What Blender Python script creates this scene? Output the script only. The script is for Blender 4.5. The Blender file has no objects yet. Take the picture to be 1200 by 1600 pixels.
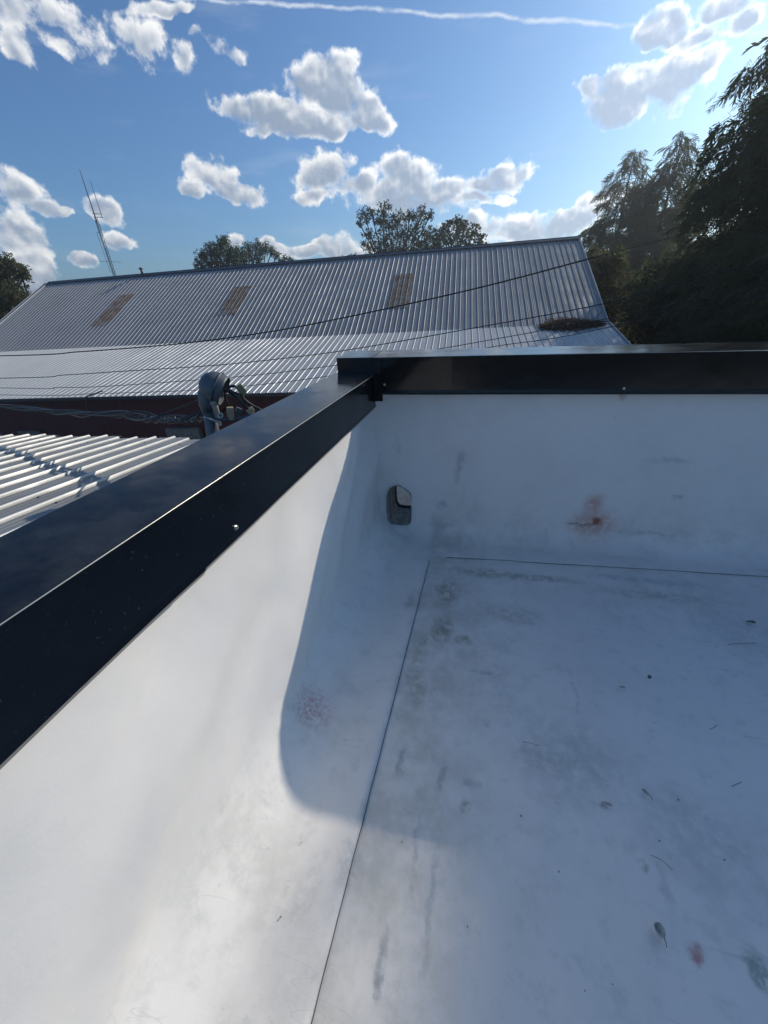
import bpy, bmesh, math, random
import numpy as np
from mathutils import Vector, Matrix, noise as mnoise
rad = math.radians
random.seed(7)
RNG = np.random.default_rng(11)
SC = bpy.context.scene
COL = SC.collection

# ------------------------------------------------------------------ camera
EYE = 1.6                                   # eye height over the roof deck (deck is z = 0)
F = 602.0
def _n(v):
    v = np.array(v, float); return v / np.linalg.norm(v)
_dy = _n([168, 337, -F]); _up = -_n([70, -1112, -F]); _up = _n(_up - _dy*np.dot(_up, _dy)); _dx = np.cross(_dy, _up)
RW = np.array([_dx, _dy, _up])              # camera -> world rotation
cam_d = bpy.data.cameras.new('camera'); cam = bpy.data.objects.new('camera', cam_d); COL.objects.link(cam)
cam_d.sensor_fit = 'HORIZONTAL'; cam_d.sensor_width = 36.0; cam_d.lens = F/1200*36
cam_d.clip_start = 0.02; cam_d.clip_end = 5000
M4 = Matrix([[RW[i][j] for j in range(3)] + [(0, 0, EYE)[i]] for i in range(3)] + [[0, 0, 0, 1]])
cam.matrix_world = M4
SC.camera = cam
SC.view_settings.view_transform = 'Standard'; SC.view_settings.look = 'None'
SC.view_settings.gamma = 1.0; SC.view_settings.use_curve_mapping = False
SC.view_settings.exposure = 0.28
SC.cycles.use_denoising = True; SC.cycles.use_adaptive_sampling = True; SC.cycles.adaptive_threshold = .02
SC.cycles.max_bounces = 8; SC.cycles.transparent_max_bounces = 8

# sight-line helpers: a measured point of the photograph put at a known distance / plane
def ray(px, py): return RW @ _n([px-600, 800-py, -F])
def at_axis(px, py, ax, val):
    r = ray(px, py); o = np.array([0, 0, EYE]); return o + r*((val-o[ax])/r[ax])
def at_plane(px, py, p, nrm):
    r = ray(px, py); o = np.array([0, 0, EYE]); return o + r*(np.dot(np.array(p)-o, nrm)/np.dot(r, nrm))
def at_dist(px, py, D):                     # D = horizontal distance
    r = ray(px, py); return np.array([0, 0, EYE]) + r*(D/math.hypot(r[0], r[1]))
def deck(px, py): return at_axis(px, py, 2, 0.0)

# ------------------------------------------------------------------ node helpers
class NB:
    def __init__(s, nt): s.nt = nt
    def new(s, t, **kw):
        n = s.nt.nodes.new(t)
        for k, v in kw.items():
            if k.startswith('_'): setattr(n, k[1:], v)
        return n
    def put(s, sock, v):
        if isinstance(v, bpy.types.NodeSocket): s.nt.links.new(v, sock)
        elif v is not None: sock.default_value = v
    def m(s, op, a, b=None, c=None, clamp=False):
        n = s.nt.nodes.new('ShaderNodeMath'); n.operation = op; n.use_clamp = clamp
        for i, v in enumerate((a, b, c)): s.put(n.inputs[i], v)
        return n.outputs[0]
    def v(s, op, a, b=None, scale=None):
        n = s.nt.nodes.new('ShaderNodeVectorMath'); n.operation = op
        s.put(n.inputs[0], a)
        if b is not None: s.put(n.inputs[1], b)
        if scale is not None: s.put(n.inputs['Scale'], scale)
        return n.outputs['Value'] if op in ('DOT_PRODUCT', 'LENGTH', 'DISTANCE') else n.outputs[0]
    def noise(s, vec, scale, detail=4, rough=.55, dist=0., col=False):
        n = s.nt.nodes.new('ShaderNodeTexNoise'); s.put(n.inputs['Vector'], vec)
        n.inputs['Scale'].default_value = scale; n.inputs['Detail'].default_value = detail
        n.inputs['Roughness'].default_value = rough; n.inputs['Distortion'].default_value = dist
        return n.outputs['Color'] if col else n.outputs[0]
    def ss(s, x, a, b, lo=0., hi=1.):
        n = s.nt.nodes.new('ShaderNodeMapRange'); n.interpolation_type = 'SMOOTHSTEP'
        s.put(n.inputs[0], x); n.inputs[1].default_value = a; n.inputs[2].default_value = b
        n.inputs[3].default_value = lo; n.inputs[4].default_value = hi
        return n.outputs[0]
    def mix(s, f, a, b):
        n = s.nt.nodes.new('ShaderNodeMix'); n.data_type = 'RGBA'
        s.put(n.inputs[0], f)
        for sock, v in ((n.inputs[6], a), (n.inputs[7], b)):
            s.put(sock, v if isinstance(v, bpy.types.NodeSocket) else (*v[:3], 1))
        return n.outputs[2]
    def bump(s, h, strength=.3, dist=.01, nrm=None):
        n = s.nt.nodes.new('ShaderNodeBump'); n.inputs['Strength'].default_value = strength
        n.inputs['Distance'].default_value = dist; s.put(n.inputs['Height'], h)
        if nrm is not None: s.put(n.inputs['Normal'], nrm)
        return n.outputs[0]

# ------------------------------------------------------------------ sky and sun
SUN = _n([0.80, 1.0, 0.69])
SUN_EL = math.asin(SUN[2]); SUN_AZ = math.atan2(SUN[0], SUN[1])
sun_d = bpy.data.lights.new('sun', 'SUN'); sun_d.energy = 2.55; sun_d.angle = rad(0.6); sun_d.color = (1.0, .91, .76)
sun = bpy.data.objects.new('sun', sun_d); COL.objects.link(sun)
sun.rotation_euler = Vector(-SUN).to_track_quat('-Z', 'Y').to_euler(); sun.location = (20, 25, 30)

W = bpy.data.worlds.new('World'); SC.world = W; W.use_nodes = True
W.cycles.sampling_method = 'MANUAL'; W.cycles.sample_map_resolution = 512
nt = W.node_tree; nt.nodes.clear(); B = NB(nt)
sky = nt.nodes.new('ShaderNodeTexSky'); sky.sky_type = 'NISHITA'; sky.sun_disc = False
sky.sun_elevation = SUN_EL; sky.sun_rotation = SUN_AZ
sky.air_density = 1.0; sky.dust_density = 1.5; sky.ozone_density = 2.0; sky.altitude = 50
tc = nt.nodes.new('ShaderNodeTexCoord')
D0 = B.v('NORMALIZE', tc.outputs['Generated'])
warp = B.noise(D0, 9, 3, .5, col=True)
warp = B.v('SCALE', B.v('SUBTRACT', warp, (.5, .5, .5)), scale=.075)
DW = B.v('ADD', D0, warp)
# clouds: soft ellipsoids of vapour, each at its own bearing and height in the sky (x, y, half-width, half-height, tilt, density)
CL = [(380,170,50,34,0,1),(430,180,60,34,0,1),(498,128,64,50,-4,1.1),(530,150,50,44,0,1.05),(572,178,42,36,8,1.05),(470,198,112,27,0,1.05),
      (338,274,46,28,0,.95),(376,298,50,19,12,.95),(302,298,34,15,0,.75),
      (508,272,48,38,0,1),(555,290,46,26,0,.9),(495,305,34,16,0,.8),
      (640,280,72,46,0,1.05),(694,296,48,32,0,1),(640,318,100,26,0,.8),(590,300,50,30,0,.8),
      (798,272,58,32,-4,1.05),(770,290,50,22,0,.8),(760,312,60,10,0,.6),
      (850,352,130,26,-5,.8),(935,322,60,20,-20,.78),(760,352,70,18,0,.72),(880,335,60,14,-8,.7),
      (975,152,72,44,-4,1.05),(1050,140,66,44,-8,1.05),(1105,108,32,24,-20,.9),(930,140,28,22,20,.8),
      (1032,62,52,32,-10,1),(1085,72,48,22,-15,.9),(1122,15,52,28,-15,1),(1150,40,40,18,-30,.7),
      (40,20,100,30,12,.6),(130,50,55,40,30,.55),(95,75,70,14,32,.5),(22,70,24,46,-25,.62),(270,92,22,42,-12,.66),(338,74,38,15,8,.5),(208,48,48,36,25,.58),(235,4,60,16,-3,.8),(290,50,16,10,0,.45),(165,90,20,30,30,.5),
      (18,308,54,40,0,1),(62,332,44,16,0,.85),(96,334,18,9,0,.8),(30,374,50,38,0,1),(42,432,54,34,0,1),
      (170,330,38,23,22,1),(190,376,27,11,4,1),(124,400,34,13,3,1.05),
      (470,388,50,15,0,.85),(430,384,24,12,0,.85),(520,386,44,21,0,.95),(500,372,16,16,0,.8),(370,378,22,11,0,.85),(560,395,40,12,0,.65)]
Fm = None; S_up = None; S_w = None
for (cx, cy, rx, ry, ang, den) in CL:
    c = ray(cx, cy); ca, sa = math.cos(rad(ang)), math.sin(rad(ang))
    ex = _n(ray(cx+rx*ca, cy+rx*sa) - c*np.dot(c, ray(cx+rx*ca, cy+rx*sa)))
    ang_x = math.acos(min(1, np.dot(c, ray(cx+rx*ca, cy+rx*sa))))
    ey = np.cross(c, ex); ey = ey if ey[2] > 0 else -ey
    ang_y = math.acos(min(1, np.dot(c, ray(cx+ry*sa, cy-ry*ca))))
    u = B.v('DOT_PRODUCT', DW, tuple(ex/ang_x)); w = B.v('DOT_PRODUCT', DW, tuple(ey/ang_y))
    q = B.m('MULTIPLY_ADD', w, w, B.m('MULTIPLY', u, u))
    f = B.m('MULTIPLY_ADD', q, -den, den)
    Fm = f if Fm is None else B.m('SMOOTH_MAX', Fm, f, .25)
    wt = B.m('MAXIMUM', B.m('ADD', f, .45), 0.0)
    g = B.m('MULTIPLY_ADD', u, .5, w)
    S_up = B.m('MULTIPLY', wt, g) if S_up is None else B.m('MULTIPLY_ADD', wt, g, S_up)
    S_w = wt if S_w is None else B.m('ADD', S_w, wt)
above = B.ss(B.v('DOT_PRODUCT', D0, (0, 0, 1)), 0.0, 0.03)
up = B.m('DIVIDE', S_up, B.m('ADD', S_w, .05))
def cnoise(vec, scale, kind, detail, rough):
    n_ = nt.nodes.new('ShaderNodeTexNoise'); n_.noise_type = kind; n_.inputs['Scale'].default_value = scale
    n_.inputs['Detail'].default_value = detail; n_.inputs['Roughness'].default_value = rough; n_.normalize = True
    nt.links.new(vec, n_.inputs['Vector']); return n_.outputs[0]
N1 = B.noise(D0, 25, 8, .62)
NS = B.noise(D0, 11, 2, .5)
soff = _n(SUN - np.array(ray(600, 200))*np.dot(SUN, ray(600, 200)))*.007 + np.array([0, 0, .007])
NS1 = B.noise(D0, 25, 3.5, .5)
NS2 = B.noise(B.v('ADD', D0, tuple(soff)), 25, 3.5, .5)
dens = B.m('MULTIPLY_ADD', B.m('SUBTRACT', N1, .5), 3.4, Fm)
alpha = B.m('MULTIPLY', B.ss(dens, -.06, .66), above)
thick = B.ss(B.m('MULTIPLY_ADD', B.m('SUBTRACT', NS, .5), 1.3, B.m('MULTIPLY_ADD', B.m('SUBTRACT', N1, .5), 1.2, Fm)), .05, .75)
emb = B.m('SUBTRACT', NS1, NS2)
away = B.ss(B.v('DOT_PRODUCT', D0, tuple(SUN)), .25, .8, .68, 1.0)
lit = B.m('MULTIPLY_ADD', B.m('MULTIPLY', thick, away), -1.0, 1.0)
lit = B.m('ADD', lit, B.ss(dens, .15, .7, .22, 0))
lit = B.m('MULTIPLY_ADD', up, .42, lit)
lit = B.m('MULTIPLY_ADD', emb, 2.4, lit)
lit = B.ss(lit, -.15, 1.15)
# thin high veil and the contrail
az = nt.nodes.new('ShaderNodeMapping'); nt.links.new(D0, az.inputs[0]); az.inputs['Scale'].default_value = (3, 3, 14)
veil = B.ss(B.noise(az.outputs[0], 2.2, 5, .6), .52, .85, 0, .16)
c1, c2 = ray(330, 0), ray(985, 41); nrm = _n(np.cross(c1, c2)); tdir = _n(c2-c1)
cmid = _n(c1+c2)
cw = B.m('MULTIPLY_ADD', B.m('SUBTRACT', B.noise(D0, 14, 4, .6), .5), .016, B.v('DOT_PRODUCT', D0, tuple(nrm)))
tt = B.v('DOT_PRODUCT', D0, tuple(tdir)); wid = B.m('MULTIPLY_ADD', tt, .0018, .0034)
con = B.m('SUBTRACT', 1.0, B.m('DIVIDE', B.m('ABSOLUTE', cw), wid), clamp=True)
con = B.m('MULTIPLY', con, B.ss(tt, -.75, -.3)); con = B.m('MULTIPLY', con, B.ss(B.noise(D0, 26, 4, .6), .3, .62, .15, .62))
con = B.m('MULTIPLY', con, B.ss(B.v('DOT_PRODUCT', D0, tuple(cmid)), .3, .5))
skyc = B.v('MULTIPLY', sky.outputs[0], (.50, .77, 1.03))
ccol = B.mix(lit, (2.7, 3.4, 4.5), (9.2, 9.2, 9.1))
res = B.mix(veil, skyc, (6.0, 6.6, 7.4))
res = B.mix(con, res, (8.2, 8.6, 9.0))
ccol = B.v('SCALE', ccol, scale=B.ss(B.v('DOT_PRODUCT', D0, tuple(SUN)), .5, 1.0, .95, 1.5))
res = B.mix(B.m('MULTIPLY', alpha, .97), res, ccol)
bg = nt.nodes.new('ShaderNodeBackground'); bg.inputs['Strength'].default_value = 0.1
nt.links.new(res, bg.inputs['Color'])
out = nt.nodes.new('ShaderNodeOutputWorld'); nt.links.new(bg.outputs[0], out.inputs[0])

# ------------------------------------------------------------------ object helpers
def link(name, me, mat=None, parent=None):
    o = bpy.data.objects.new(name, me); COL.objects.link(o)
    if mat is not None and me is not None and not me.materials: me.materials.append(mat)
    if parent is not None: o.parent = parent
    return o
def tag(o, label, cat, group=None):
    o['label'] = label; o['category'] = cat
    if group: o['group'] = group
    return o
def thing(name, label, cat, loc=(0, 0, 0), group=None, rotz=0.):
    o = link(name, None); o.location = tuple(loc); o.rotation_euler = (0, 0, rotz)
    return tag(o, label, cat, group)
def structure(name, me, mat):
    o = link(name, me, mat); o['kind'] = 'structure'; return o
def mesh_pd(name, V, Fc, smooth=False):
    me = bpy.data.meshes.new(name); me.from_pydata([tuple(map(float, v)) for v in V], [], Fc); me.update()
    if smooth: me.polygons.foreach_set('use_smooth', [True]*len(me.polygons))
    return me
def mesh_np(name, V, tris, n=3):
    me = bpy.data.meshes.new(name); V = np.asarray(V, np.float32); tris = np.asarray(tris, np.int32)
    me.vertices.add(len(V)); me.vertices.foreach_set('co', V.ravel())
    me.loops.add(tris.size); me.loops.foreach_set('vertex_index', tris.ravel())
    me.polygons.add(len(tris)); me.polygons.foreach_set('loop_start', np.arange(0, tris.size, n, dtype=np.int32))
    me.update(calc_edges=True); return me
def box(V, Fc, lo, hi, R=None, o=None):
    b = len(V)
    for i in range(8):
        p = np.array([(lo, hi)[i & 1][0], (lo, hi)[(i >> 1) & 1][1], (lo, hi)[(i >> 2) & 1][2]], float)
        if R is not None: p = R @ p
        if o is not None: p = p + o
        V.append(p)
    for f in ((0,2,3,1),(4,5,7,6),(0,1,5,4),(2,6,7,3),(0,4,6,2),(1,3,7,5)): Fc.append([b+k for k in f])
def tube(V, Fc, pts, r, n=7, cap=True):
    pts = [np.array(p, float) for p in pts]; rs = r if hasattr(r, '__len__') else [r]*len(pts)
    b = len(V); prev = None
    for i, p in enumerate(pts):
        t = _n(pts[min(i+1, len(pts)-1)] - pts[max(i-1, 0)] + 1e-9)
        if prev is None:
            a = np.array([0, 0, 1.]) if abs(t[2]) < .9 else np.array([1., 0, 0])
            e1 = _n(np.cross(t, a))
        else:
            e1 = _n(prev - t*np.dot(prev, t))
        prev = e1; e2 = np.cross(t, e1)
        for k in range(n):
            a = 2*math.pi*k/n; V.append(p + rs[i]*(math.cos(a)*e1 + math.sin(a)*e2))
    for i in range(len(pts)-1):
        for k in range(n):
            Fc.append([b+i*n+k, b+i*n+(k+1) % n, b+(i+1)*n+(k+1) % n, b+(i+1)*n+k])
    if cap:
        Fc.append([b+k for k in range(n)][::-1]); Fc.append([b+(len(pts)-1)*n+k for k in range(n)])
def tube_obj(name, pts, r, mat, parent=None, n=7):
    V, Fc = [], []; tube(V, Fc, pts, r, n)
    return link(name, mesh_pd(name, V, Fc, True), mat, parent)
def smooth_path(P, k=6):
    P = [np.array(p, float) for p in P]; out = []
    for i in range(len(P)-1):
        p0, p1, p2, p3 = P[max(i-1, 0)], P[i], P[i+1], P[min(i+2, len(P)-1)]
        for j in range(k):
            t = j/k
            out.append(.5*((2*p1)+(-p0+p2)*t+(2*p0-5*p1+4*p2-p3)*t*t+(-p0+3*p1-3*p2+p3)*t**3))
    out.append(P[-1]); return out

# ------------------------------------------------------------------ materials
def mat(name, col=(.5, .5, .5), rough=.6, metal=0., spec=.5):
    m = bpy.data.materials.new(name); m.use_nodes = True
    b = m.node_tree.nodes['Principled BSDF']
    b.inputs['Base Color'].default_value = (*col, 1); b.inputs['Roughness'].default_value = rough
    b.inputs['Metallic'].default_value = metal; b.inputs['Specular IOR Level'].default_value = spec
    return m, b, NB(m.node_tree)
def pos(Bm): 
    return Bm.nt.nodes.new('ShaderNodeNewGeometry').outputs['Position']

def membrane():
    m, b, N = mat('white_membrane', (.78, .79, .79), .5, 0, .35)
    P = pos(N)
    sep = N.nt.nodes.new('ShaderNodeSeparateXYZ'); N.nt.links.new(P, sep.inputs[0]); X, Y, Z = sep.outputs
    col = N.mix(N.ss(N.noise(P, 2.2, 5, .6), .35, .75, 0, .5), (.84, .80, .755), (.74, .71, .67))
    fine = N.ss(N.noise(P, 13, 7, .68), .50, .74, 0, .42)
    low = N.ss(Z, .02, .42, 1., .25)
    col = N.mix(N.m('MULTIPLY', fine, low), col, (.50, .52, .50))
    # broad grime that follows where water has stood, and hairline scratches
    gr = N.m('MULTIPLY', N.ss(N.noise(P, 1.1, 4, .6), .42, .66), N.ss(N.noise(P, 7.5, 7, .7), .40, .66, 0, .44))
    col = N.mix(N.m('MULTIPLY', gr, low), col, (.46, .46, .42))
    bx = N.m('MULTIPLY', N.ss(X, -.12, .16, 1, 0), N.ss(X, -.36, -.30))
    col = N.mix(N.m('MULTIPLY', N.m('MULTIPLY', bx, low), N.ss(N.noise(P, 5.5, 6, .68), .36, .66, .05, .50)), col, (.43, .42, .36))
    for (rz_, sx_, of_) in ((.35, 4., 0.), (-.8, 3.2, 5.), (1.25, 5., 9.), (.0, 3.6, 14.)):
        mq = N.nt.nodes.new('ShaderNodeMapping'); N.nt.links.new(P, mq.inputs[0]); mq.inputs['Rotation'].default_value = (0, 0, rz_); mq.inputs['Location'].default_value = (of_, of_*.7, 0); mq.inputs['Scale'].default_value = (sx_*.35, sx_*2.4, 3)
        ln_ = N.m('ABSOLUTE', N.m('SUBTRACT', N.noise(mq.outputs[0], 1.4, 1, .5), .5))
        ln_ = N.m('MULTIPLY', N.ss(ln_, .0, .005, .28, 0), N.ss(N.noise(P, 2.3+of_*.1, 2, .5), .56, .68))
        col = N.mix(N.m('MULTIPLY', ln_, low), col, (.36, .37, .37))
    # small scuffs
    mp = N.nt.nodes.new('ShaderNodeMapping'); N.nt.links.new(P, mp.inputs[0]); mp.inputs['Rotation'].default_value = (0, 0, .5); mp.inputs['Scale'].default_value = (18, 55, 40)
    sc = N.m('MULTIPLY', N.ss(N.noise(mp.outputs[0], 1., 5, .7), .62, .74, 0, .5), N.ss(N.noise(P, 4., 3, .5), .48, .62))
    col = N.mix(N.m('MULTIPLY', sc, low), col, (.30, .32, .33))
    wv = N.v('SCALE', N.v('SUBTRACT', N.noise(P, 9, 6, .65, col=True), (.5, .5, .5)), scale=.08)
    PW = N.v('ADD', P, wv)
    def stain(col, c, r, colr, amt, sharp=.8, nz=24, thr=.42):
        q = N.v('LENGTH', N.v('MULTIPLY', N.v('SUBTRACT', PW, tuple(map(float, c))), (1/r[0], 1/r[1], 1/r[2])))
        f = N.ss(q, 1., 1-sharp, 0, amt)
        f = N.m('MULTIPLY', f, N.ss(N.noise(P, nz, 5, .65), thr-.12, thr+.2))
        return N.mix(f, col, colr)
    olive = (.29, .28, .21); grey = (.36, .38, .39); rust = (.36, .12, .07); pink = (.52, .28, .26)
    d = lambda x, y: deck(x, y)
    for (x, y, rx, ry, c, a) in [(700,925,.10,.20,olive,.75),(760,895,.40,.07,olive,.6),(690,985,.09,.16,olive,.8),(725,1000,.07,.05,olive,.8),(850,903,.35,.05,olive,.55),
            (640,940,.05,.10,olive,.45),(655,1080,.05,.16,olive,.4),(625,1190,.025,.09,grey,.8),(690,1215,.02,.12,grey,.6),(728,1262,.03,.035,olive,.75),(735,1225,.05,.03,grey,.6),
            (672,1420,.016,.24,grey,.45),(598,1500,.022,.10,grey,.85),(590,1535,.02,.06,grey,.8),(545,1350,.06,.10,grey,.45),(480,1400,.05,.10,grey,.35),(760,1130,.03,.03,grey,.6),
            (940,1256,.035,.012,grey,.9),(1005,1352,.02,.03,olive,.6),(1090,1488,.03,.03,pink,.95),(835,1180,.1,.1,grey,.3),(1040,1380,.02,.09,grey,.35),
            (1000,905,.5,.05,grey,.45),(1150,985,.25,.25,grey,.3),(880,1180,.3,.25,grey,.32),(1080,1300,.25,.2,grey,.3),(650,1040,.06,.35,olive,.45),(800,960,.25,.12,olive,.4),(1020,930,.5,.06,olive,.4),(760,1050,.12,.02,grey,.6),(900,1090,.012,.12,grey,.35),(650,1330,.015,.15,grey,.5)]:
        p = d(x, y); col = stain(col, p, (rx, ry, .2), c, a)
    p = d(1182, 1512)     # green algae smear
    col = stain(col, p, (.035, .05, .1), (.22, .31, .25), .75, .6, 45, .36)
    p = at_axis(930, 826, 1, 2.50)
    col = stain(col, p, (.24, .2, .19), (.46, .15, .08), .85, .95, 26, .36); col = stain(col, p + np.array([0.02, 0, .02]), (.05, .2, .05), (.30, .08, .04), .95, .6)
    col = stain(col, p + np.array([-.02, 0, .16]), (.10, .2, .12), (.56, .26, .20), .8, .8, 24, .34)
    col = stain(col, p + np.array([-.1, 0, -.01]), (.14, .2, .02), (.2, .16, .15), .8, .7, 40); col = stain(col, p + np.array([.3, 0, -.05]), (.30, .2, .03), grey, .6, .8, 30)
    p = at_axis(975, 620, 1, 2.55); col = stain(col, p, (.03, .1, .05), rust, .7, .8); p = at_axis(964, 653, 1, 2.55); col = stain(col, p, (.015, .1, .012), grey, .9, .8)
    for (x, y, rr, c, a) in [(487,1105,.11,pink,.9),(483,1150,.035,(.32,.2,.12),.95),(492,1125,.03,(.35,.14,.1),.9),(555,985,.03,grey,.6),(470,1168,.03,grey,.5)]:
        p = at_axis(x, y, 0, -.65); col = stain(col, p, (.16, rr*1.1, rr*1.1), c, a, .9, 55, .44)
    for (x, y, rx, rz, a) in [(720,720,.05,.12,.5),(715,740,.03,.12,.6),(690,790,.06,.06,.5),(1050,722,.2,.03,.4),(1060,780,.06,.03,.6),(690,820,.12,.06,.5),(640,850,.12,.08,.4),(620,700,.05,.10,.35)]:
        p = at_axis(x, y, 1, 2.55); col = stain(col, p, (rx, .15, rz), grey, a)
    N.nt.links.new(col, b.inputs['Base Color'])
    N.put(b.inputs['Roughness'], N.ss(N.noise(P, 6, 4), .3, .7, .42, .62))
    h = N.m('MULTIPLY_ADD', N.noise(P, 160, 3, .6), .03, N.m('MULTIPLY_ADD', N.noise(P, 2.4, 2, .5), 2.4, N.m('MULTIPLY', N.noise(PW, 9, 4, .5), .22)))
    N.nt.links.new(N.bump(h, .55, .012), b.inputs['Normal'])
    return m
M_MEM = membrane()

def coated_black():
    m, b, N = mat('black_coated_steel', (.006, .008, .011), .2, 0, .35)
    P = pos(N)
    N.put(b.inputs['Roughness'], N.ss(N.noise(P, 5, 5, .6), .3, .8, .10, .22))
    col = N.mix(N.ss(N.noise(P, 30, 6, .7), .55, .8, 0, .5), (.003, .0045, .007), (.010, .012, .014))
    gn = N.nt.nodes.new('ShaderNodeNewGeometry'); sz = N.nt.nodes.new('ShaderNodeSeparateXYZ'); N.nt.links.new(gn.outputs['Normal'], sz.inputs[0])
    du = N.m('MULTIPLY', N.ss(sz.outputs[2], .3, .9), N.ss(N.noise(P, 6, 7, .7), .38, .7, .05, .6))     # dust settled on the level top
    spk = N.ss(N.noise(P, 95, 3, .6), .66, .74, 0, .5)
    col = N.mix(N.m('MAXIMUM', N.m('MULTIPLY', du, .9), spk), col, (.060, .060, .058))
    N.nt.links.new(col, b.inputs['Base Color'])
    N.nt.links.new(N.bump(N.m('MULTIPLY_ADD', N.noise(P, 22, 4, .6), .03, N.noise(P, 2.6, 3, .5)), .4, .012), b.inputs['Normal'])
    b.inputs['Coat Weight'].default_value = 0
    return m
M_BLK = coated_black()
M_EDGE = mat('pale_highlight_edge', (.55, .53, .47), .3, .8)[0]  # pale colour for the highlight drawn along the cap edge

def ribbed_metal(name, base, rough, metal, dirt, scale=1.0, rib=None, h=.02):
    m, b, N = mat(name, base, rough, metal, .5)
    g = N.nt.nodes.new('ShaderNodeNewGeometry'); P = g.outputs['Position']
    oi = N.nt.nodes.new('ShaderNodeObjectInfo')
    dk = tuple(c*.62 for c in base)
    col = N.mix(N.ss(N.noise(P, .9*scale, 6, .65), .4, .78, 0, .7*dirt), base, dk)
    mp = N.nt.nodes.new('ShaderNodeMapping'); N.nt.links.new(P, mp.inputs[0]); mp.inputs['Scale'].default_value = (9*scale, .6*scale, 2*scale)
    col = N.mix(N.ss(N.noise(mp.outputs[0], 1., 5, .7), .5, .8, 0, .55*dirt), col, (.33, .31, .27))
    col = N.mix(N.m('MULTIPLY', oi.outputs['Random'], .55), col, tuple(c*.8 for c in base))
    if rib:                                  # rib crowns coloured lighter than the pans
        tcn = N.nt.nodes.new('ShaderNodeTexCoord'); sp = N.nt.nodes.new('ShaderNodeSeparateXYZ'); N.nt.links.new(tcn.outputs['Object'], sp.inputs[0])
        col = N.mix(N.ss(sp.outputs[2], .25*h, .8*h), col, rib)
    N.nt.links.new(col, b.inputs['Base Color'])
    N.put(b.inputs['Roughness'], N.ss(N.noise(P, 2.5*scale, 4), .3, .7, rough-.07, rough+.1))
    N.nt.links.new(N.bump(N.noise(P, 1.8*scale, 3, .5), .25, .02), b.inputs['Normal'])
    return m
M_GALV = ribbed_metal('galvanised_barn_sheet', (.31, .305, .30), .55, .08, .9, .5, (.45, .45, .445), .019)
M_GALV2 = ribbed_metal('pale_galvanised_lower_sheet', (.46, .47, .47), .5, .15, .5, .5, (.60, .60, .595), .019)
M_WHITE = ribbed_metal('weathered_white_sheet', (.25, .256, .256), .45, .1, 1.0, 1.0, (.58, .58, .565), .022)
def rusty():
    m, b, N = mat('rusty_sheet', (.25, .16, .11), .8, .1)
    P = pos(N)
    col = N.mix(N.ss(N.noise(P, 3, 7, .7), .38, .62), (.30, .215, .15), (.17, .11, .075))
    col = N.mix(N.ss(N.noise(P, 7, 6, .7), .56, .66), col, (.42, .38, .33))
    col = N.mix(N.ss(N.noise(P, 1.7, 6, .7), .50, .66, 0, .8), col, (.27, .28, .29))
    N.nt.links.new(col, b.inputs['Base Color']); return m
M_RUST = rusty()
def plain(name, c, rough=.7, metal=0., nz=8., amt=.4, dark=.55):
    m, b, N = mat(name, c, rough, metal); P = pos(N)
    col = N.mix(N.ss(N.noise(P, nz, 6, .65), .4, .75, 0, amt), c, tuple(v*dark for v in c))
    N.nt.links.new(col, b.inputs['Base Color']); N.nt.links.new(N.bump(N.noise(P, nz*4, 4, .6), .2, .004), b.inputs['Normal'])
    return m
M_RED = plain('dark_red_siding', (.085, .014, .018), .65)
M_TRIM = plain('dark_trim_metal', (.06, .07, .085), .4, .4)
M_WOOD = plain('weathered_board', (.17, .16, .14), .85, 0, 14)
M_CONC = plain('stained_concrete', (.24, .22, .19), .9, 0, 20, .8, .4)
M_BLD = plain('rendered_wall', (.42, .40, .36), .9, 0, 3)
M_CABLE = plain('black_cable_jacket', (.018, .018, .02), .55)
M_GCABLE = plain('grey_cable', (.10, .105, .11), .55)
M_MAST = plain('grey_cast_alloy', (.125, .14, .155), .5, .35, 25, .5)
M_PVC = plain('aged_pvc', (.42, .38, .30), .6, 0, 30)
M_TAN = plain('tan_insulator', (.50, .37, .24), .6, 0, 30)
M_STEEL = plain('bright_steel', (.62, .61, .58), .3, .85, 40)
M_CONDUCTOR = plain('pale_sheet_box', (.56, .58, .56), .5, .0, 25, .5)
M_BARK = plain('bark', (.075, .06, .048), .95, 0, 10, .8)
M_SEAL = plain('dark_seam_sealant', (.085, .07, .055), .7, 0, 30)
M_LATT = plain('antenna_steel', (.09, .10, .12), .6, .3)
def ground_mat():
    m, b, N = mat('ground', (.1, .1, .06), .95); P = pos(N)
    col = N.mix(N.ss(N.noise(P, .15, 6, .6), .4, .6), (.055, .075, .03), (.13, .11, .07))
    N.nt.links.new(col, b.inputs['Base Color']); return m
M_GND = ground_mat()
def leaf_mat(name, c1, c2, c3, trans=.35):
    m = bpy.data.materials.new(name); m.use_nodes = True; N = NB(m.node_tree); m.node_tree.nodes.clear()
    g = m.node_tree.nodes.new('ShaderNodeNewGeometry')
    r = g.outputs['Random Per Island']
    col = N.mix(N.ss(r, 0, .75), c1, c2); col = N.mix(N.ss(r, .8, 1.), col, c3)
    col = N.mix(N.ss(N.noise(g.outputs['Position'], .55, 4, .6), .4, .68, 0, .6), col, c1)
    p = m.node_tree.nodes.new('ShaderNodeBsdfPrincipled'); p.inputs['Roughness'].default_value = .6; p.inputs['Specular IOR Level'].default_value = .08
    t = m.node_tree.nodes.new('ShaderNodeBsdfTranslucent'); N.put(t.inputs[0], col); N.put(p.inputs['Base Color'], col)
    mx = m.node_tree.nodes.new('ShaderNodeMixShader'); mx.inputs[0].default_value = trans
    m.node_tree.links.new(p.outputs[0], mx.inputs[1]); m.node_tree.links.new(t.outputs[0], mx.inputs[2])
    o = m.node_tree.nodes.new('ShaderNodeOutputMaterial'); m.node_tree.links.new(mx.outputs[0], o.inputs[0]); return m
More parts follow.
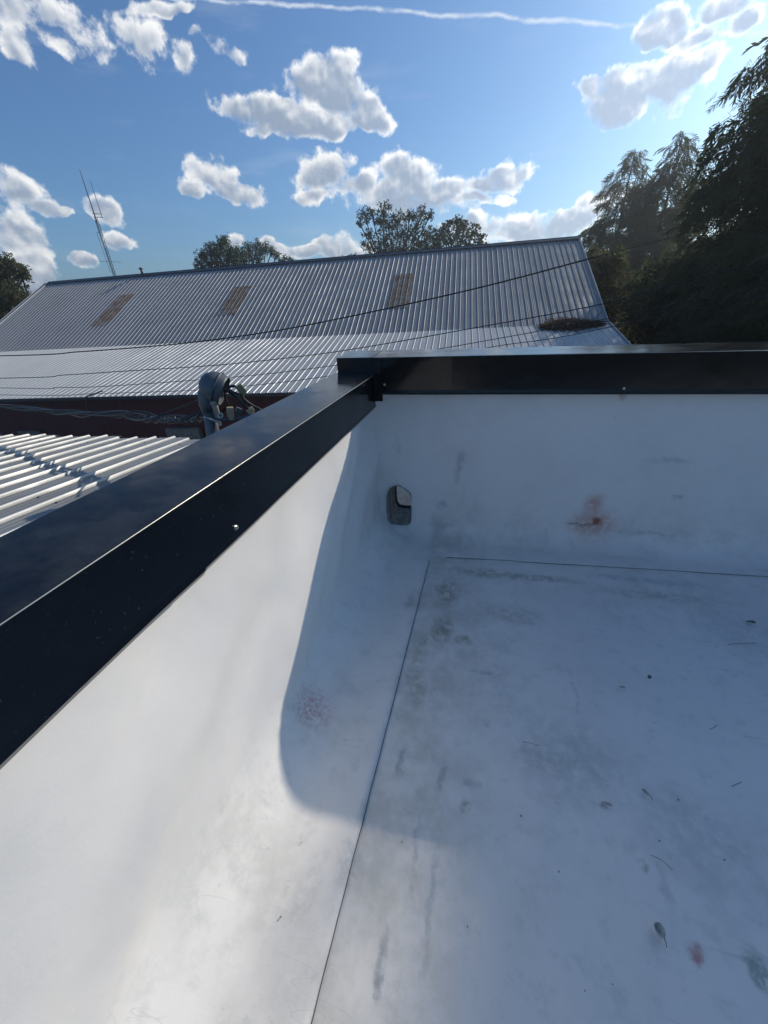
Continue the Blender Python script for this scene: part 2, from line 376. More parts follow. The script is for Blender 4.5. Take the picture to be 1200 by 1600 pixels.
M_CYP = leaf_mat('cypress_foliage', (.09, .11, .055), (.12, .13, .065), (.14, .12, .06), .55)
M_OAK = leaf_mat('oak_foliage', (.035, .05, .024), (.06, .08, .035), (.10, .095, .04), .4)
M_DARK = leaf_mat('dark_foliage', (.06, .082, .045), (.09, .115, .058), (.12, .12, .06), .55)
M_BROWN = leaf_mat('browning_foliage', (.065, .082, .036), (.12, .12, .052), (.19, .145, .07), .5)

# ------------------------------------------------------------------ ground
GZ = -4.4
gv = [(-440, -440, GZ), (440, -440, GZ), (440, 440, GZ), (-440, 440, GZ)]
structure('ground', mesh_pd('ground', gv, [[0, 1, 2, 3]]), M_GND)

# ------------------------------------------------------------------ roof deck and parapets
XW, YW = -.738, 2.57                       # inner faces of the side and back parapet
def nz(p, s): return mnoise.noise(Vector((p[0]*s, p[1]*s, p[2]*s)))
def wrinkle(p):
    # long soft diagonal puckers in the loose sheet
    q = Vector((p[0]*1.5, p[1]*2.0 - p[2]*2.6, (p[2]*.75 + p[1]*.55)))
    return .050*mnoise.noise(q) + .026*mnoise.noise(q*2.1 + Vector((3, 1, 7))) + .0015*mnoise.noise(Vector(p)*9)
nx, ny = 110, 110
V = []; Fc = []
for j in range(ny+1):
    for i in range(nx+1):
        x = -.75 + 6.75*(i/nx)**1.6; y = 2.56 - 6.5*(j/ny)**1.6
        V.append((x, y, .0016*nz((x, y, 3), 1.3) + .0008*nz((x, y, 0), 4) - .0036))
for j in range(ny):
    for i in range(nx):
        a = j*(nx+1)+i; Fc.append([a, a+nx+1, a+nx+2, a+1])
deck_o = structure('roof_deck', mesh_pd('roof_deck', V, Fc, True), M_MEM)

side = thing('parapet_wall', 'white membrane parapet wall along the left of the deck, mostly sunlit, with long black metal cap', 'parapet', (XW, 0, 0))
back = thing('parapet_wall', 'shaded white parapet wall across the back of the deck, with drain opening and rust stain', 'parapet', (0, YW, 0))
def loc_pd(name, V, Fc, root, material, smooth=False, parent=None):
    off = np.array(root.location)
    return link(name, mesh_pd(name, [np.array(v)-off for v in V], Fc, smooth), material, parent or root)

# side flashing sheet: flange -> cove -> wall
def profile(seam, wall, zf, top, r):       # list of (d, z) with d = distance along the inward axis
    pts = [(seam, -.004), (seam, zf)]
    n = 5
    for k in range(1, n+1): pts.append((seam + (wall-r-seam)*k/n if False else seam + ((wall - r) - seam)*k/n, zf))
    return pts
def sheet_profile(seam_d, r, zf, top, nf=8, nc=9, nw=22):
    P = [(seam_d, -.006), (seam_d, zf)]
    for k in range(1, nf): P.append((seam_d + (r-seam_d)*k/nf, zf))
    for k in range(nc+1):
        a = k/nc*math.pi/2; P.append((r - r*math.sin(a), zf + r - r*math.cos(a)))
    for k in range(1, nw+1): P.append((0, zf + r + (top-zf-r)*k/nw))
    return P
# side: distance d is +x from XW
SEAM_X = -.315
def seam_x(y): return SEAM_X + .012*(y-1.)
V = []; Fc = []; ys = [2.57 - 7.0*(j/120)**1.5 for j in range(121)]
PR = sheet_profile(.43, .23, .0016, 1.12)
for y in ys:
    for (dd, z) in PR:
        x = XW + dd
        if dd > .4: x = seam_x(y) + (dd-.43)
        p = (x, y, z)
        k = min(1, max(0, (z-.04)/.25)); x += wrinkle(p)*k
        zz = z + (.0035*nz((x, y, 1), 5)*(dd < .36 and z < .2))
        if z > .0025 and z < .30:
            e_ = math.sin(min(1, z/.30)*math.pi); x += e_*(.006*nz((3, y*1.0, z*2.2), 5) + .005*nz((p[0], y*.8 - z*1.6, z), 11))
        V.append((x, y, zz))
n = len(PR)
for j in range(len(ys)-1):
    for k in range(n-1):
        a = j*n+k; Fc.append([a, a+n, a+n+1, a+1])
loc_pd('membrane_sheet', V, Fc, side, M_MEM, True)
# back: distance d is -y from YW; seam drifts like the photo's
def seam_y(x): return 2.262 + .055*(x+.18)
HX, HZ, HW, HH = -.585, .225, .095, .168    # scupper opening: centre, half sizes
xs = [-.76 + .012*k for k in range(32)]
xs += [xs[-1] + 5.6*(k/70)**1.5 for k in range(1, 71)]
PRb = sheet_profile(.30, .13, .0007, 1.2, 6, 10, 76)
V = []; Fc = []; n = len(PRb)
def qdir(c, s_):
    e = 2.5 if (c < 0 and s_ > 0) else 5.0
    return max((abs(c)**e + abs(s_)**e)**(1/e), .40*c + .93*s_)
def hole_q(x, z): return qdir((x-HX)/HW, (z-HZ)/HH)
Q = []
for x in xs:
    for (dd, z) in PRb:
        y = YW - dd
        if dd > .13: y = (YW-.13) + (dd-.13)/.17*(min(2.425, seam_y(x)) - (YW-.13))
        p = (x, y, z); k = min(1, max(0, (z-.04)/.2))
        y -= k*(.008*nz((x*1.2, 7, z*1.2), 1.6) + .003*nz((x, 2, z), 5)) * min(1, abs(x-HX)/.25)
        if .003 < z < .16: y += .006*nz((x, 3, z), 6)*min(1, abs(x-HX)/.25)
        Q.append(hole_q(x, z) if z > .003 else 9)
        V.append([x, y, z + (.003*nz((x, y, 1), 5) if dd < .24 and z < .15 else 0)])
for i in range(len(xs)-1):
    for k in range(n-1):
        ids = [i*n+k, i*n+k+1, (i+1)*n+k+1, (i+1)*n+k]
        if sum(1 for a in ids if Q[a] < 1) >= 3: continue
        Fc.append(ids)
ring = {}
for f in Fc:
    for a in f:
        if Q[a] < 1.12 and Q[a] > .5: ring[a] = 1
inhole = [a for a in range(len(V)) if Q[a] < 1]
for a in ring:                              # snap the torn edge on to the rounded opening
    if Q[a] < 1.0 or True:
        near_removed = Q[a] < 1.0
        if near_removed:
            V[a][0] = HX + (V[a][0]-HX)/Q[a]; V[a][2] = HZ + (V[a][2]-HZ)/Q[a]
loc_pd('membrane_sheet', V, Fc, back, M_MEM, True)
# scupper liner: rounded tunnel through the wall
def superring(cx, cz, w, h, m=28):
    o = []
    for k in range(m):
        a = 2*math.pi*k/m; c, s = math.cos(a), math.sin(a)
        q = qdir(c, s); o.append((cx + w*c/q, cz + h*s/q))
    return o
def M_lin():
    m, b, N = mat('grimy_liner', (.28, .26, .22), .75); P = pos(N)
    col = N.mix(N.ss(N.noise(P, 18, 6, .7), .4, .65), (.40, .39, .37), (.24, .20, .16))
    col = N.mix(N.ss(N.noise(P, 70, 3, .6), .62, .7), col, (.03, .03, .03)); N.nt.links.new(col, b.inputs['Base Color']); return m
M_LIN = M_lin()
V = []; Fc = []; m_ = 28
for (y, g, dz) in ((YW-.10, 1.06, 0), (YW-.02, 1.02, 0), (YW+.03, .98, 0), (YW+.14, .96, 0), (YW+.26, .95, 0)):
    for (x, z) in superring(HX, HZ+dz, HW*g, HH*g): V.append((x, y if z > .12 or y > YW else y, z))
for r_ in range(4):
    for k in range(m_): Fc.append([r_*m_+k, r_*m_+(k+1) % m_, (r_+1)*m_+(k+1) % m_, (r_+1)*m_+k])
Vl = [v for v in V[m_:]]; Fl = [[a-m_ for a in f] for f in Fc[m_:]]
scup = loc_pd('scupper', Vl, Fl, back, M_LIN, True)
V = [(x, YW+.262, z) for x, z in superring(HX, HZ, HW*.96, HH*.96)] + [(x, YW+.266, z) for x, z in superring(HX+.004, HZ+.008, HW*.84, HH*.86)]
Fc = [[k, (k+1) % 28, 28+(k+1) % 28, 28+k] for k in range(28)]; loc_pd('dark_gap_ring', V, Fc, back, M_TRIM)  # dark ring coloured in for the dark gap between liner and rain box
# wall cores down to the ground, inside the sheets
Vc, Fcc = [], []; box(Vc, Fcc, (-.93, -4.5, GZ), (XW-.085, 2.60, 1.10)); loc_pd('wall_body', Vc, Fcc, side, M_BLD)
Vc, Fcc = [], []
y0, y1 = YW+.035, 2.80
box(Vc, Fcc, (-.93, y0, GZ), (6, y1, .02)); box(Vc, Fcc, (-.93, y0, .46), (6, y1, 1.17))
box(Vc, Fcc, (-.93, y0, .02), (HX-HW-.004, y1, .46)); box(Vc, Fcc, (HX+HW+.004, y0, .02), (6, y1, .46)); loc_pd('wall_body', Vc, Fcc, back, M_BLD)
Vc, Fcc = [], []; box(Vc, Fcc, (XW-.02, -4.5, GZ), (6, YW+.03, -.02))
# seam sealant lines (cut edge of each sheet)
def seam_line(name, pts, root, r=.0014):
    V, Fc = [], []; tube(V, Fc, pts, r, 6); return loc_pd(name, V, Fc, root, M_SEAL, True)
pts = [(seam_x(y) + .001 + .0016*nz((0, y, 0), 9), y, .0013 + .0004*nz((1, y, 0), 20)) for y in np.linspace(-2.5, 2.19, 160)]
seam_line('sealant_line', pts, side)
pts = [(x, seam_y(x) - .001 + .004*nz((x, 0, 0), 3) + .0012*nz((x, 0, 2), 14), .0008) for x in np.linspace(-.19, 4.5, 160)]
seam_line('sealant_line', pts, back, .0017)

# copings ------------------------------------------------------------
def sweep_coping(name, sec_fn, ts, axis_pt, root):
    V, Fc = [], []; ns = None
    for t in ts:
        s = sec_fn(t); ns = len(s)
        for (d, z) in s: V.append(axis_pt(t, d, z))
    for j in range(len(ts)-1):
        for k in range(ns-1):
            a = j*ns+k; Fc.append([a, a+1, a+ns+1, a+ns])
    return loc_pd(name, V, Fc, root, M_BLK)
CX_IN, CX_OUT = -.688, -.940
def side_sec(b0):
    def s(y):
        w = .003*nz((0, y, 0), 1.7) + .0012*nz((0, y, 4), 5); zi = 1.206 + .001*nz((5, y, 0), 1.1)
        lip = b0(y)
        return [(CX_IN-.03, lip-.002), (CX_IN-.008+w, lip-.004), (CX_IN+.003+w, lip+.012), (CX_IN+w, lip+.03), (CX_IN+w, zi-.005), (CX_IN-.0015, zi-.0012), (CX_IN-.006, zi), (CX_OUT+.005, zi+.02), (CX_OUT, zi+.016), (CX_OUT-.002, 1.06), (CX_OUT+.02, 1.055)]
    return s
JY = .70                                     # lap joint between the two cap lengths (metres along the wall)
ysA = [JY - .02 - 4.2*(k/50)**1.4 for k in range(51)]; ysB = list(np.linspace(JY-.06, 2.46, 60))
def lipA(y): return .9975 - .003*max(0, 1-abs(y-(JY-.02))/.14)
def lipB(y): return .9985
ccA = sweep_coping('coping', side_sec(lipA), ysA, lambda t, d, z: (d, t, z), side)
ccB = sweep_coping('coping', lambda y: [(d-.0014*(1 if 0 < k < 6 else 0), z-(.0014 if k in (5, 6, 7, 8) else 0)) for k, (d, z) in enumerate(side_sec(lipB)(y))], ysB, lambda t, d, z: (d, t, z), side)
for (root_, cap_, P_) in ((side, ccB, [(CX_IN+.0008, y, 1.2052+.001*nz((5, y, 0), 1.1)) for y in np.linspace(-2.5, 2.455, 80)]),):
    V, Fc = [], []; tube(V, Fc, P_, .0014, 5); loc_pd('highlight_edge', V, Fc, root_, M_EDGE, True, root_)  # thin pale tube draws in the bright highlight on the arris
CY_IN, CY_OUT = 2.464, 2.74
def bk_top(x): return 1.309 - .0095*(x+.91)
def bk_bot(x): return 1.083 - .0045*(x+.6)
def back_sec(x):
    w = .003*nz((x, 0, 0), 1.9) + .0012*nz((x, 0, 4), 5); zt = bk_top(x) + .001*nz((x, 4, 0), 1.3); zb = bk_bot(x)
    return [(CY_IN+.03, zb-.001), (CY_IN+.008+w, zb-.003), (CY_IN-.003+w, zb+.01), (CY_IN+w, zb+.028), (CY_IN+w, zt-.006), (CY_IN+.0015, zt-.0015), (CY_IN+.006, zt), (CY_OUT-.005, zt+.012), (CY_OUT, zt+.008), (CY_OUT+.002, 1.10), (CY_OUT-.02, 1.095)]
xsb = [-.925 + 6.8*(k/90)**1.25 for k in range(91)]
xs_main = [x for x in xsb if x > -.70]
xs_main = [-.70] + xs_main
ccC = sweep_coping('coping', back_sec, xs_main, lambda t, d, z: (t, d, z), back)
for f in ccC.data.polygons: pass
# the lapped end of the back cap that runs out over the side cap
def lap_sec(x):
    zt = bk_top(x) + .0016; y = CY_IN - .0022
    return [(y+.004, 1.204), (y, 1.207), (y, zt-.006), (y+.0015, zt-.0015), (y+.006, zt), (CY_OUT-.005, zt+.012), (CY_OUT+.001, zt+.008), (CY_OUT+.003, 1.10)]
lap = sweep_coping('coping_end', lap_sec, [-.928, -.9265, -.80, -.694], lambda t, d, z: (t, d, z), back)
Vc, Fcc = [], []; box(Vc, Fcc, (-.930, CY_IN+.002, 1.10), (-.9275, CY_OUT-.002, 1.31)); loc_pd('end_cap', Vc, Fcc, back, M_BLK)
# folded corner piece in the inside corner
Vc, Fcc = [], []
box(Vc, Fcc, (CX_IN+.0025, CY_IN-.045, 1.042), (CX_IN+.0055, CY_IN-.005, 1.203))
box(Vc, Fcc, (CX_IN+.0025, CY_IN-.0072, 1.042), (CX_IN+.050, CY_IN-.0042, 1.30))
corner = loc_pd('corner_piece', Vc, Fcc, back, M_BLK)
# wedge of closure below the cap between coping and wall
def screw(p, nrm, parent, root, s=1.0):
    nrm = _n(nrm); V, Fc = [], []
    tube(V, Fc, [p, p+nrm*.0022*s], .009*s, 12); tube(V, Fc, [p+nrm*.0021*s, p+nrm*.007*s], .0055*s, 6)
    V = [np.array(v)-np.array(root.location) for v in V]
    return link('screw', mesh_pd('screw', V, Fc), M_STEEL, parent)
screw(at_axis(368, 824, 0, CX_IN+.001), (1, 0, 0), ccB, side, 1.0)
screw(at_axis(975, 607, 1, CY_IN), (0, -1, 0), ccC, back, .8)
screw(at_axis(601, 601, 1, CY_IN-.007), (0, -1, 0), corner, back, .8)
screw(np.array([CX_IN+.001, -1.2, 1.03]), (1, 0, 0), ccA, side, 1.0)
# conductor head outside the scupper
ch = thing('conductor_head', 'pale sheet metal rain box seen through the drain opening in the back parapet', 'rain box', (HX, 2.86, -.05))
def local_box(name, lo, hi, m, root):
    V, Fc = [], []; box(V, Fc, lo, hi); return link(name, mesh_pd(name, V, Fc), m, root)
V = [(-.46, .12, -.25), (.16, .12, -.25), (.16, .80, .42), (-.46, .80, .42), (-.46, .126, -.256), (.16, .126, -.256), (.16, .806, .414), (-.46, .806, .414)]
link('sloped_panel', mesh_pd('sloped_panel', V, [[0, 1, 2, 3], [7, 6, 5, 4], [0, 4, 5, 1], [1, 5, 6, 2], [2, 6, 7, 3], [3, 7, 4, 0]]), M_CONDUCTOR, ch)
local_box('side_panel', (-.46, -.045, -.25), (-.455, .40, .44), M_CONDUCTOR, ch)
local_box('side_panel', (.155, -.045, -.25), (.16, .40, .62), M_CONDUCTOR, ch); local_box('bottom_panel', (-.46, -.045, -.255), (.16, .405, -.25), M_TRIM, ch)  # right panel raised to keep sun out of the drain opening
V, Fc = [], []; tube(V, Fc, [(-.05, .06, -.25), (-.05, .06, -4.3)], .05, 10); link('downpipe', mesh_pd('downpipe', V, Fc, True), M_CONDUCTOR, ch)
V, Fc = [], []; tube(V, Fc, [(-.20, .125, -.235), (-.20, .46, .095)], .010, 4); link('dark_gap_strip', mesh_pd('dark_gap_strip', V, Fc), M_TRIM, ch)  # dark strip coloured in for the gap edge beside the panel

# ------------------------------------------------------------------ ribbed sheets
def rib_profile(npitch, pitch=.23, h=.020, minor=True):
    P = [(0, 0)]
    for k in range(npitch):
        x = k*pitch
        P += [(x+.020, 0), (x+.032, h), (x+.046, h), (x+.058, 0)]
        if minor:
            for c in (.115, .165): P += [(x+c-.008, 0), (x+c, h*.22), (x+c+.008, 0)]
    P.append((npitch*pitch, 0)); return P
def rib_sheet(name, npitch, length, pitch=.23, h=.02, seg=1, sag=0, minor=True, thick=True):
    P = rib_profile(npitch, pitch, h, minor); V = []; Fc = []; n = len(P)
    for j in range(seg+1):
        for (x, z) in P: V.append((x, length*j/seg, z + sag*math.sin(j/seg*math.pi)))
    for j in range(seg):
        for k in range(n-1): a = j*n+k; Fc.append([a, a+1, a+n+1, a+n])
    return mesh_pd(name, V, Fc)

# --- near lean-to roof (left, just outside the side parapet)
rd = ray(612, 546)                           # run of the ribs, falling gently away
E0 = np.array([0, 0, EYE]) + ray(16.7, 681.7)*(-1.27/ray(16.7, 681.7)[2]); E1 = np.array([0, 0, EYE]) + ray(295, 687.3)*(-1.27/ray(295, 687.3)[2])
ex = _n(E1-E0); back_dir = -rd; nrm = _n(np.cross(ex, back_dir)); nrm = nrm if nrm[2] > 0 else -nrm
lean = thing('lean_to', 'low white ribbed metal roof just outside the left parapet, streaked with a cable shadow', 'lean-to roof', tuple(E0))
Rl = Matrix(((ex[0], back_dir[0], nrm[0]), (ex[1], back_dir[1], nrm[1]), (ex[2], back_dir[2], nrm[2])))
pitch = .248
start = E0 - ex*(.044 + 17*pitch)
for i in range(8):
    o = start + ex*(i*4*pitch)
    L = 6.5
    xr = o[0] + ex[0]*4*pitch
    if xr + .2232*L > -.96: L = max(1.2, (-.96-xr)/.2232)
    if xr > -1.1: continue
    me = rib_sheet('roof_panel', 4, L, pitch, .022)
    p = link('roof_panel', me, M_WHITE, lean)
    p.matrix_local = Matrix.Translation(Vector(o-E0)) @ Rl.to_4x4()
    ad = .0015*(i % 2); p.location.z += ad
    for k in range(4):
        for t in (.25, 1.9):
            if t > L or (k + i) % 3 == 0: continue
            V, Fc = [], []; c = np.array((k*pitch+.09, t + .1*((i*k) % 2), 0)); tube(V, Fc, [c, c+[0, 0, .008]], .008, 6)
            link('screw', mesh_pd('screw', V, Fc), M_TRIM, p)
# wall and fascia below the lean-to eave
def oriented(name, lo, hi, m, root, A, org):
    V, Fc = [], []; box(V, Fc, lo, hi, A, org); return link(name, mesh_pd(name, V, Fc), m, root)
A3 = np.array([ex, np.array([-ex[1], ex[0], 0]), [0, 0, 1]]).T
oriented('fascia', (-4.2, -.10, -.16), (3.0, -.07, -.012), M_TRIM, lean, A3, np.zeros(3))
oriented('wall', (-4.1, -.35, -4.75), (2.7, -.2, -.05), M_BLD, lean, A3, np.zeros(3))

# --- barn
K = 1.17; PSI = rad(4); bu = np.array([math.cos(PSI), math.sin(PSI), 0]); bv = np.array([-math.sin(PSI), math.cos(PSI), 0])
UR = 4.53*K; VR, ZR = 19.39*K, 1.83*K; VK, ZK = 14.19*K, -.89*K; VE, ZE = 9.66*K, -1.895*K; UL = -20.3*K
barn = thing('barn', 'long barn with kinked ribbed metal roof, rust patches and dark red wall', 'barn', (0, 0, EYE), None, PSI)
def barn_panel(name, u0, npitch, vA, zA, vB, zB, m, parent, lift=0., t0=0., t1=1., pitch=.23, h=.019):
    L = math.hypot(vB-vA, zB-zA); sl = math.atan2(zB-zA, vB-vA)
    key = (npitch, round(L*(t1-t0), 3), h, name)
    if key not in MESHC: MESHC[key] = rib_sheet(name, npitch, L*(t1-t0), pitch, h, 1)
    me = MESHC[key]
    o = bpy.data.objects.new(name, me); COL.objects.link(o)
    if not me.materials: me.materials.append(m)
    o.parent = parent
    o.location = (u0, vA + (vB-vA)*t0 - lift*math.sin(sl), zA + (zB-zA)*t0 + lift*math.cos(sl)); o.rotation_euler = (sl, 0, 0)
    return o
MESHC = {}
npan = int(round((UR-UL)/(.23*4)))
pw = .92
us = [UR - pw*(i+1) for i in range(npan)]
for i, u0 in enumerate(us):
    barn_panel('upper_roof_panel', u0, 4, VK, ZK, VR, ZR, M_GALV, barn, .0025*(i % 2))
for i, u0 in enumerate(us):
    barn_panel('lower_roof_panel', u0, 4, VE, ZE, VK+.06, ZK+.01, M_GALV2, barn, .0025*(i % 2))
def on_upper(px, py):
    p0 = bv*VR + np.array([0, 0, ZR+EYE]); d1 = bv*(VK-VR) + np.array([0, 0, ZK-ZR]); n_ = np.cross(bu, d1)
    q = at_plane(px, py, p0, n_); return np.dot(q, bu), (np.dot(q, bv)-VK)/(VR-VK)
for (pts, np_) in (([(150, 510), (205, 460)], 4), ([(345, 493), (388, 447)], 4), ([(625, 482), (634, 428)], 4)):
    (ua, ta), (ub, tb) = on_upper(*pts[0]), on_upper(*pts[1])
    print('rust', ua, ta, ub, tb)
    uc = round(((ua+ub)/2 - UR)/.23)*.23 + UR - .46
    o = barn_panel('rusty_roof_panel', uc, np_, VK, ZK, VR, ZR, M_RUST, barn, .012, ta, tb)
    o['label'] = 'rust-brown patch sheet'
# far slope, ridge cap, rakes, walls
oriented_root = np.eye(3)
def bquad(name, P, m, th=.03):
    V = [np.array(p, float) for p in P] + [np.array(p, float) - [0, 0, th] for p in P]
    Fc = [[0, 1, 2, 3], [7, 6, 5, 4], [0, 4, 5, 1], [1, 5, 6, 2], [2, 6, 7, 3], [3, 7, 4, 0]]
    return link(name, mesh_pd(name, V, Fc), m, barn)
bquad('far_roof', [(UL, VR, ZR-.03), (UR, VR, ZR-.03), (UR, 2*VR-VE, ZE), (UL, 2*VR-VE, ZE)], M_GALV)
V, Fc = [], []
tube(V, Fc, [(UL-.05, VR, ZR+.02), (UR+.05, VR, ZR+.02)], .05, 6)
for sgn in (-1, 1):
    b_ = len(V); dz = -.12
    V += [np.array((UL-.05, VR, ZR+.06)), np.array((UR+.05, VR, ZR+.06)), np.array((UR+.05, VR+sgn*.24, ZR+.06+dz)), np.array((UL-.05, VR+sgn*.24, ZR+.06+dz))]
    Fc.append([b_, b_+1, b_+2, b_+3])
link('ridge_cap', mesh_pd('ridge_cap', V, Fc), M_TRIM, barn)
for uu in (UR+.01, UL-.04):
    V, Fc = [], []; tube(V, Fc, [(uu, VE, ZE+.03), (uu, VK, ZK+.03), (uu, VR, ZR+.03)], .022, 6); link('rake_trim', mesh_pd('rake_trim', V, Fc), M_GALV2, barn)
gz = GZ-EYE
for uu in (UL+.15, UR-.2):
    P = [(VE+.35, gz), (VE+.35, ZE+.04), (VK, ZK-.08), (VR, ZR-.10), (2*VR-VE-.3, ZE-.02), (2*VR-VE-.3, gz)]
    V = [np.array((uu, a, z)) for a, z in P] + [np.array((uu+.08, a, z)) for a, z in P]; k = len(P)
    Fc = [list(range(k)), list(range(2*k-1, k-1, -1))] + [[i, i+k, (i+1) % k + k, (i+1) % k] for i in range(k)]
    link('gable_wall', mesh_pd('gable_wall', V, Fc), M_RED, barn)
# red board siding under the eave, board by board
bw = .30; nb = int((UR-UL-.5)/bw)
sh = None
for i in range(nb):
    if sh is None:
        V, Fc = [], []; box(V, Fc, (.003, 0, gz), (bw-.005, .025, ZE+.02)); sh = mesh_pd('siding_board', V, Fc)
    o = link('siding_board', sh, M_RED, barn); o.location = (UL+.25+i*bw, VE+.33 + .004*(i % 3), 0)
local_box('wall_core', (UL+.25, VE+.37, gz), (UR-.3, VE+.45, ZE+.0), M_RED, barn)
def on_wall(px, py):
    q = at_plane(px, py, bv*(VE+.30)+np.array([0, 0, EYE]), bv); return np.dot(q, bu), q[2]-EYE
(a0, z0), (a1, z1) = on_wall(30, 673), on_wall(72, 690)
local_box('grey_board', (a0, VE+.22, z1-.3), (a1, VE+.30, z0), M_WOOD, barn)
(a0, z0), (a1, z1) = on_wall(262, 668), on_wall(322, 695)
nbk = 5
for r_ in range(3):
    for c_ in range(4):
        w_ = (a1-a0)/4; h_ = (z0-z1)/2.5
        local_box('concrete_block', (a0+w_*c_+.012, VE+.12, z0-h_*(r_+1)+.012), (a0+w_*(c_+1), VE+.30, z0-h_*r_), M_CONC, barn)
# drip edge
V, Fc = [], []; box(V, Fc, (UL, VE-.004, ZE-.10), (UR, VE+.02, ZE-.008)); link('drip_edge', mesh_pd('drip_edge', V, Fc), M_TRIM, barn)
# roof vent on the ridge
vp = at_plane(224, 433, bv*VR, bv); vu = np.dot(vp, bu)
V, Fc = [], []; tube(V, Fc, [(vu, VR, ZR), (vu, VR, ZR+.30)], .06, 8); tube(V, Fc, [(vu, VR, ZR+.27), (vu, VR, ZR+.36)], [.14, .03], 8)
link('roof_vent', mesh_pd('roof_vent', V, Fc, True), M_TRIM, barn)
# wire bracket at the eave
def bw_pt(px, py, v): 
    q = at_plane(px, py, bv*v+np.array([0, 0, EYE]), bv); return np.array([np.dot(q, bu), np.dot(q, bv), q[2]-EYE])
V, Fc = [], []; tube(V, Fc, [bw_pt(136, 646, VE+.25), bw_pt(135, 620, VE-.1), bw_pt(137, 619, VE-.2), bw_pt(160, 611, VE-.25)], .022, 6)
link('wire_bracket', mesh_pd('wire_bracket', V, Fc), M_GCABLE, barn)

# debris pile lying in the roof kink
def on_lower(px, py):
    d1 = bv*(VK-VE)+np.array([0, 0, ZK-ZE]); return at_plane(px, py, bv*VK+np.array([0, 0, ZK+EYE]), np.cross(bu, d1))
c0 = on_lower(893, 510)
pile = thing('debris_pile', 'heap of brown pine straw and twigs caught in the kink of the barn roof', 'debris pile', tuple(c0))
pe = [on_lower(x, y)-c0 for x, y in ((852, 517), (880, 520), (930, 503))]
halfw = np.linalg.norm(pe[2]-pe[0])/2
nS = 3000
uu = RNG.uniform(-1, 1, nS); vv = RNG.normal(0, .46, nS)*np.clip(1.05-np.abs(uu+.15)**1.6, .12, 1)
cen = bu[None]*(uu*halfw)[:, None] + (bv*.55+np.array([0, 0, .18]))[None]*vv[:, None] + np.array([0, 0, 1.])[None]*(np.abs(RNG.normal(0, .045, nS))*np.clip(1.1-np.abs(uu)**2, .1, 1)+.018)[:, None]
dr = RNG.normal(0, 1, (nS, 3))*np.array([1, .7, .22]); dr /= np.linalg.norm(dr, axis=1)[:, None]
ln = RNG.uniform(.12, .34, nS)[:, None]; sd = np.cross(dr, RNG.normal(0, 1, (nS, 3))); sd /= np.linalg.norm(sd, axis=1)[:, None]
V = np.concatenate([cen-dr*ln, cen+dr*ln+sd*.0, cen+sd*.022], 1).reshape(-1, 3)
M_STRAW = leaf_mat('pine_straw', (.13, .085, .058), (.21, .14, .095), (.08, .05, .035), .2)
link('straw', mesh_np('straw', V, np.arange(nS*3).reshape(-1, 3)), M_STRAW, pile)['kind'] = 'stuff'
V, Fc = [], []
for k in range(14):
    x = (k/13-.5)*1.8*halfw; p = bu*x + np.array([0, 0, .06+.05*random.random()]); q = _n([random.uniform(-1, 1), random.uniform(-.6, .6), random.uniform(-.1, .2)])
    tube(V, Fc, [p-q*.4, p+q*.1+np.array([0, 0, .04]), p+q*.5], [.016, .014, .006], 5)
link('twigs', mesh_pd('twigs', V, Fc), M_BARK, pile)['kind'] = 'stuff'

# ------------------------------------------------------------------ service mast with weatherhead
MX, MY = -1.87, 2.48
mn = _n([MX, MY, 0])
def mp(px, py, off=0.): return at_plane(px, py, np.array([MX, MY, 0])+mn*off, mn)
mrt = np.array([mn[1], -mn[0], 0]); UPV = np.array([0, 0, 1.])
mbase = mp(338, 700)
mast = thing('service_mast', 'grey electrical weatherhead mast with drooping wires rising beyond the left parapet', 'service mast', (mbase[0], mbase[1], GZ))
moff = np.array(mast.location)
def mobj(name, V, Fc, m, parent=None, smooth=True):
    return link(name, mesh_pd(name, [np.array(v)-moff for v in V], Fc, smooth), m, parent or mast)
pa, pb = mp(322, 640), mp(345, 640); pr = np.linalg.norm(pa-pb)/2*.98
ptop = mp(326, 622); pbot = mp(334, 690)
V, Fc = [], []; tube(V, Fc, [(pbot[0], pbot[1], GZ), pbot, ptop], pr, 16); mobj('pipe', V, Fc, M_MAST)
# hood: rounded cap, its mouth facing right and down, with a raised band near the rim
hc = mp(344, 613); face = mp(359, 609)
ax = _n(mrt*.83 - UPV*.50 - mn*.28)
R_h = np.linalg.norm(mp(312, 600)-mp(362, 600))/2*1.06
e1 = _n(np.cross(ax, mn)); e2 = np.cross(ax, e1)
def lathe(V, Fc, c, prof, n=26):
    b = len(V)
    for (t, r) in prof:
        for k in range(n):
            a = 2*math.pi*k/n; V.append(c + ax*t + r*(math.cos(a)*e1+math.sin(a)*e2))
    for i in range(len(prof)-1):
        for k in range(n): Fc.append([b+i*n+k, b+i*n+(k+1) % n, b+(i+1)*n+(k+1) % n, b+(i+1)*n+k])
hcen = mp(337, 606)
prof = [(-R_h*math.cos(a), max(.001, R_h*math.sin(a))) for a in np.linspace(0, math.pi/2, 10)]
prof += [(.012, R_h*1.0), (.05*1., R_h*.985), (.062, R_h*.97), (.062, R_h*.90), (-.02, R_h*.86), (-.06, .001)]
V, Fc = [], []; lathe(V, Fc, hcen, prof); hood = mobj('weatherhead', V, Fc, M_MAST)
V, Fc = [], []; lathe(V, Fc, hcen, [(.004, R_h*1.0), (.004, R_h*1.09), (.016, R_h*1.09), (.016, R_h*1.0)]); mobj('rim_band', V, Fc, M_MAST, hood)
V, Fc = [], []; nb_ = mp(322, 628)
tube(V, Fc, [mp(328, 606), mp(324, 618), mp(324.5, 630), mp(327, 642)], [pr*1.2, pr*1.34, pr*1.30, pr*1.06], 18); mobj('neck', V, Fc, M_MAST, hood)
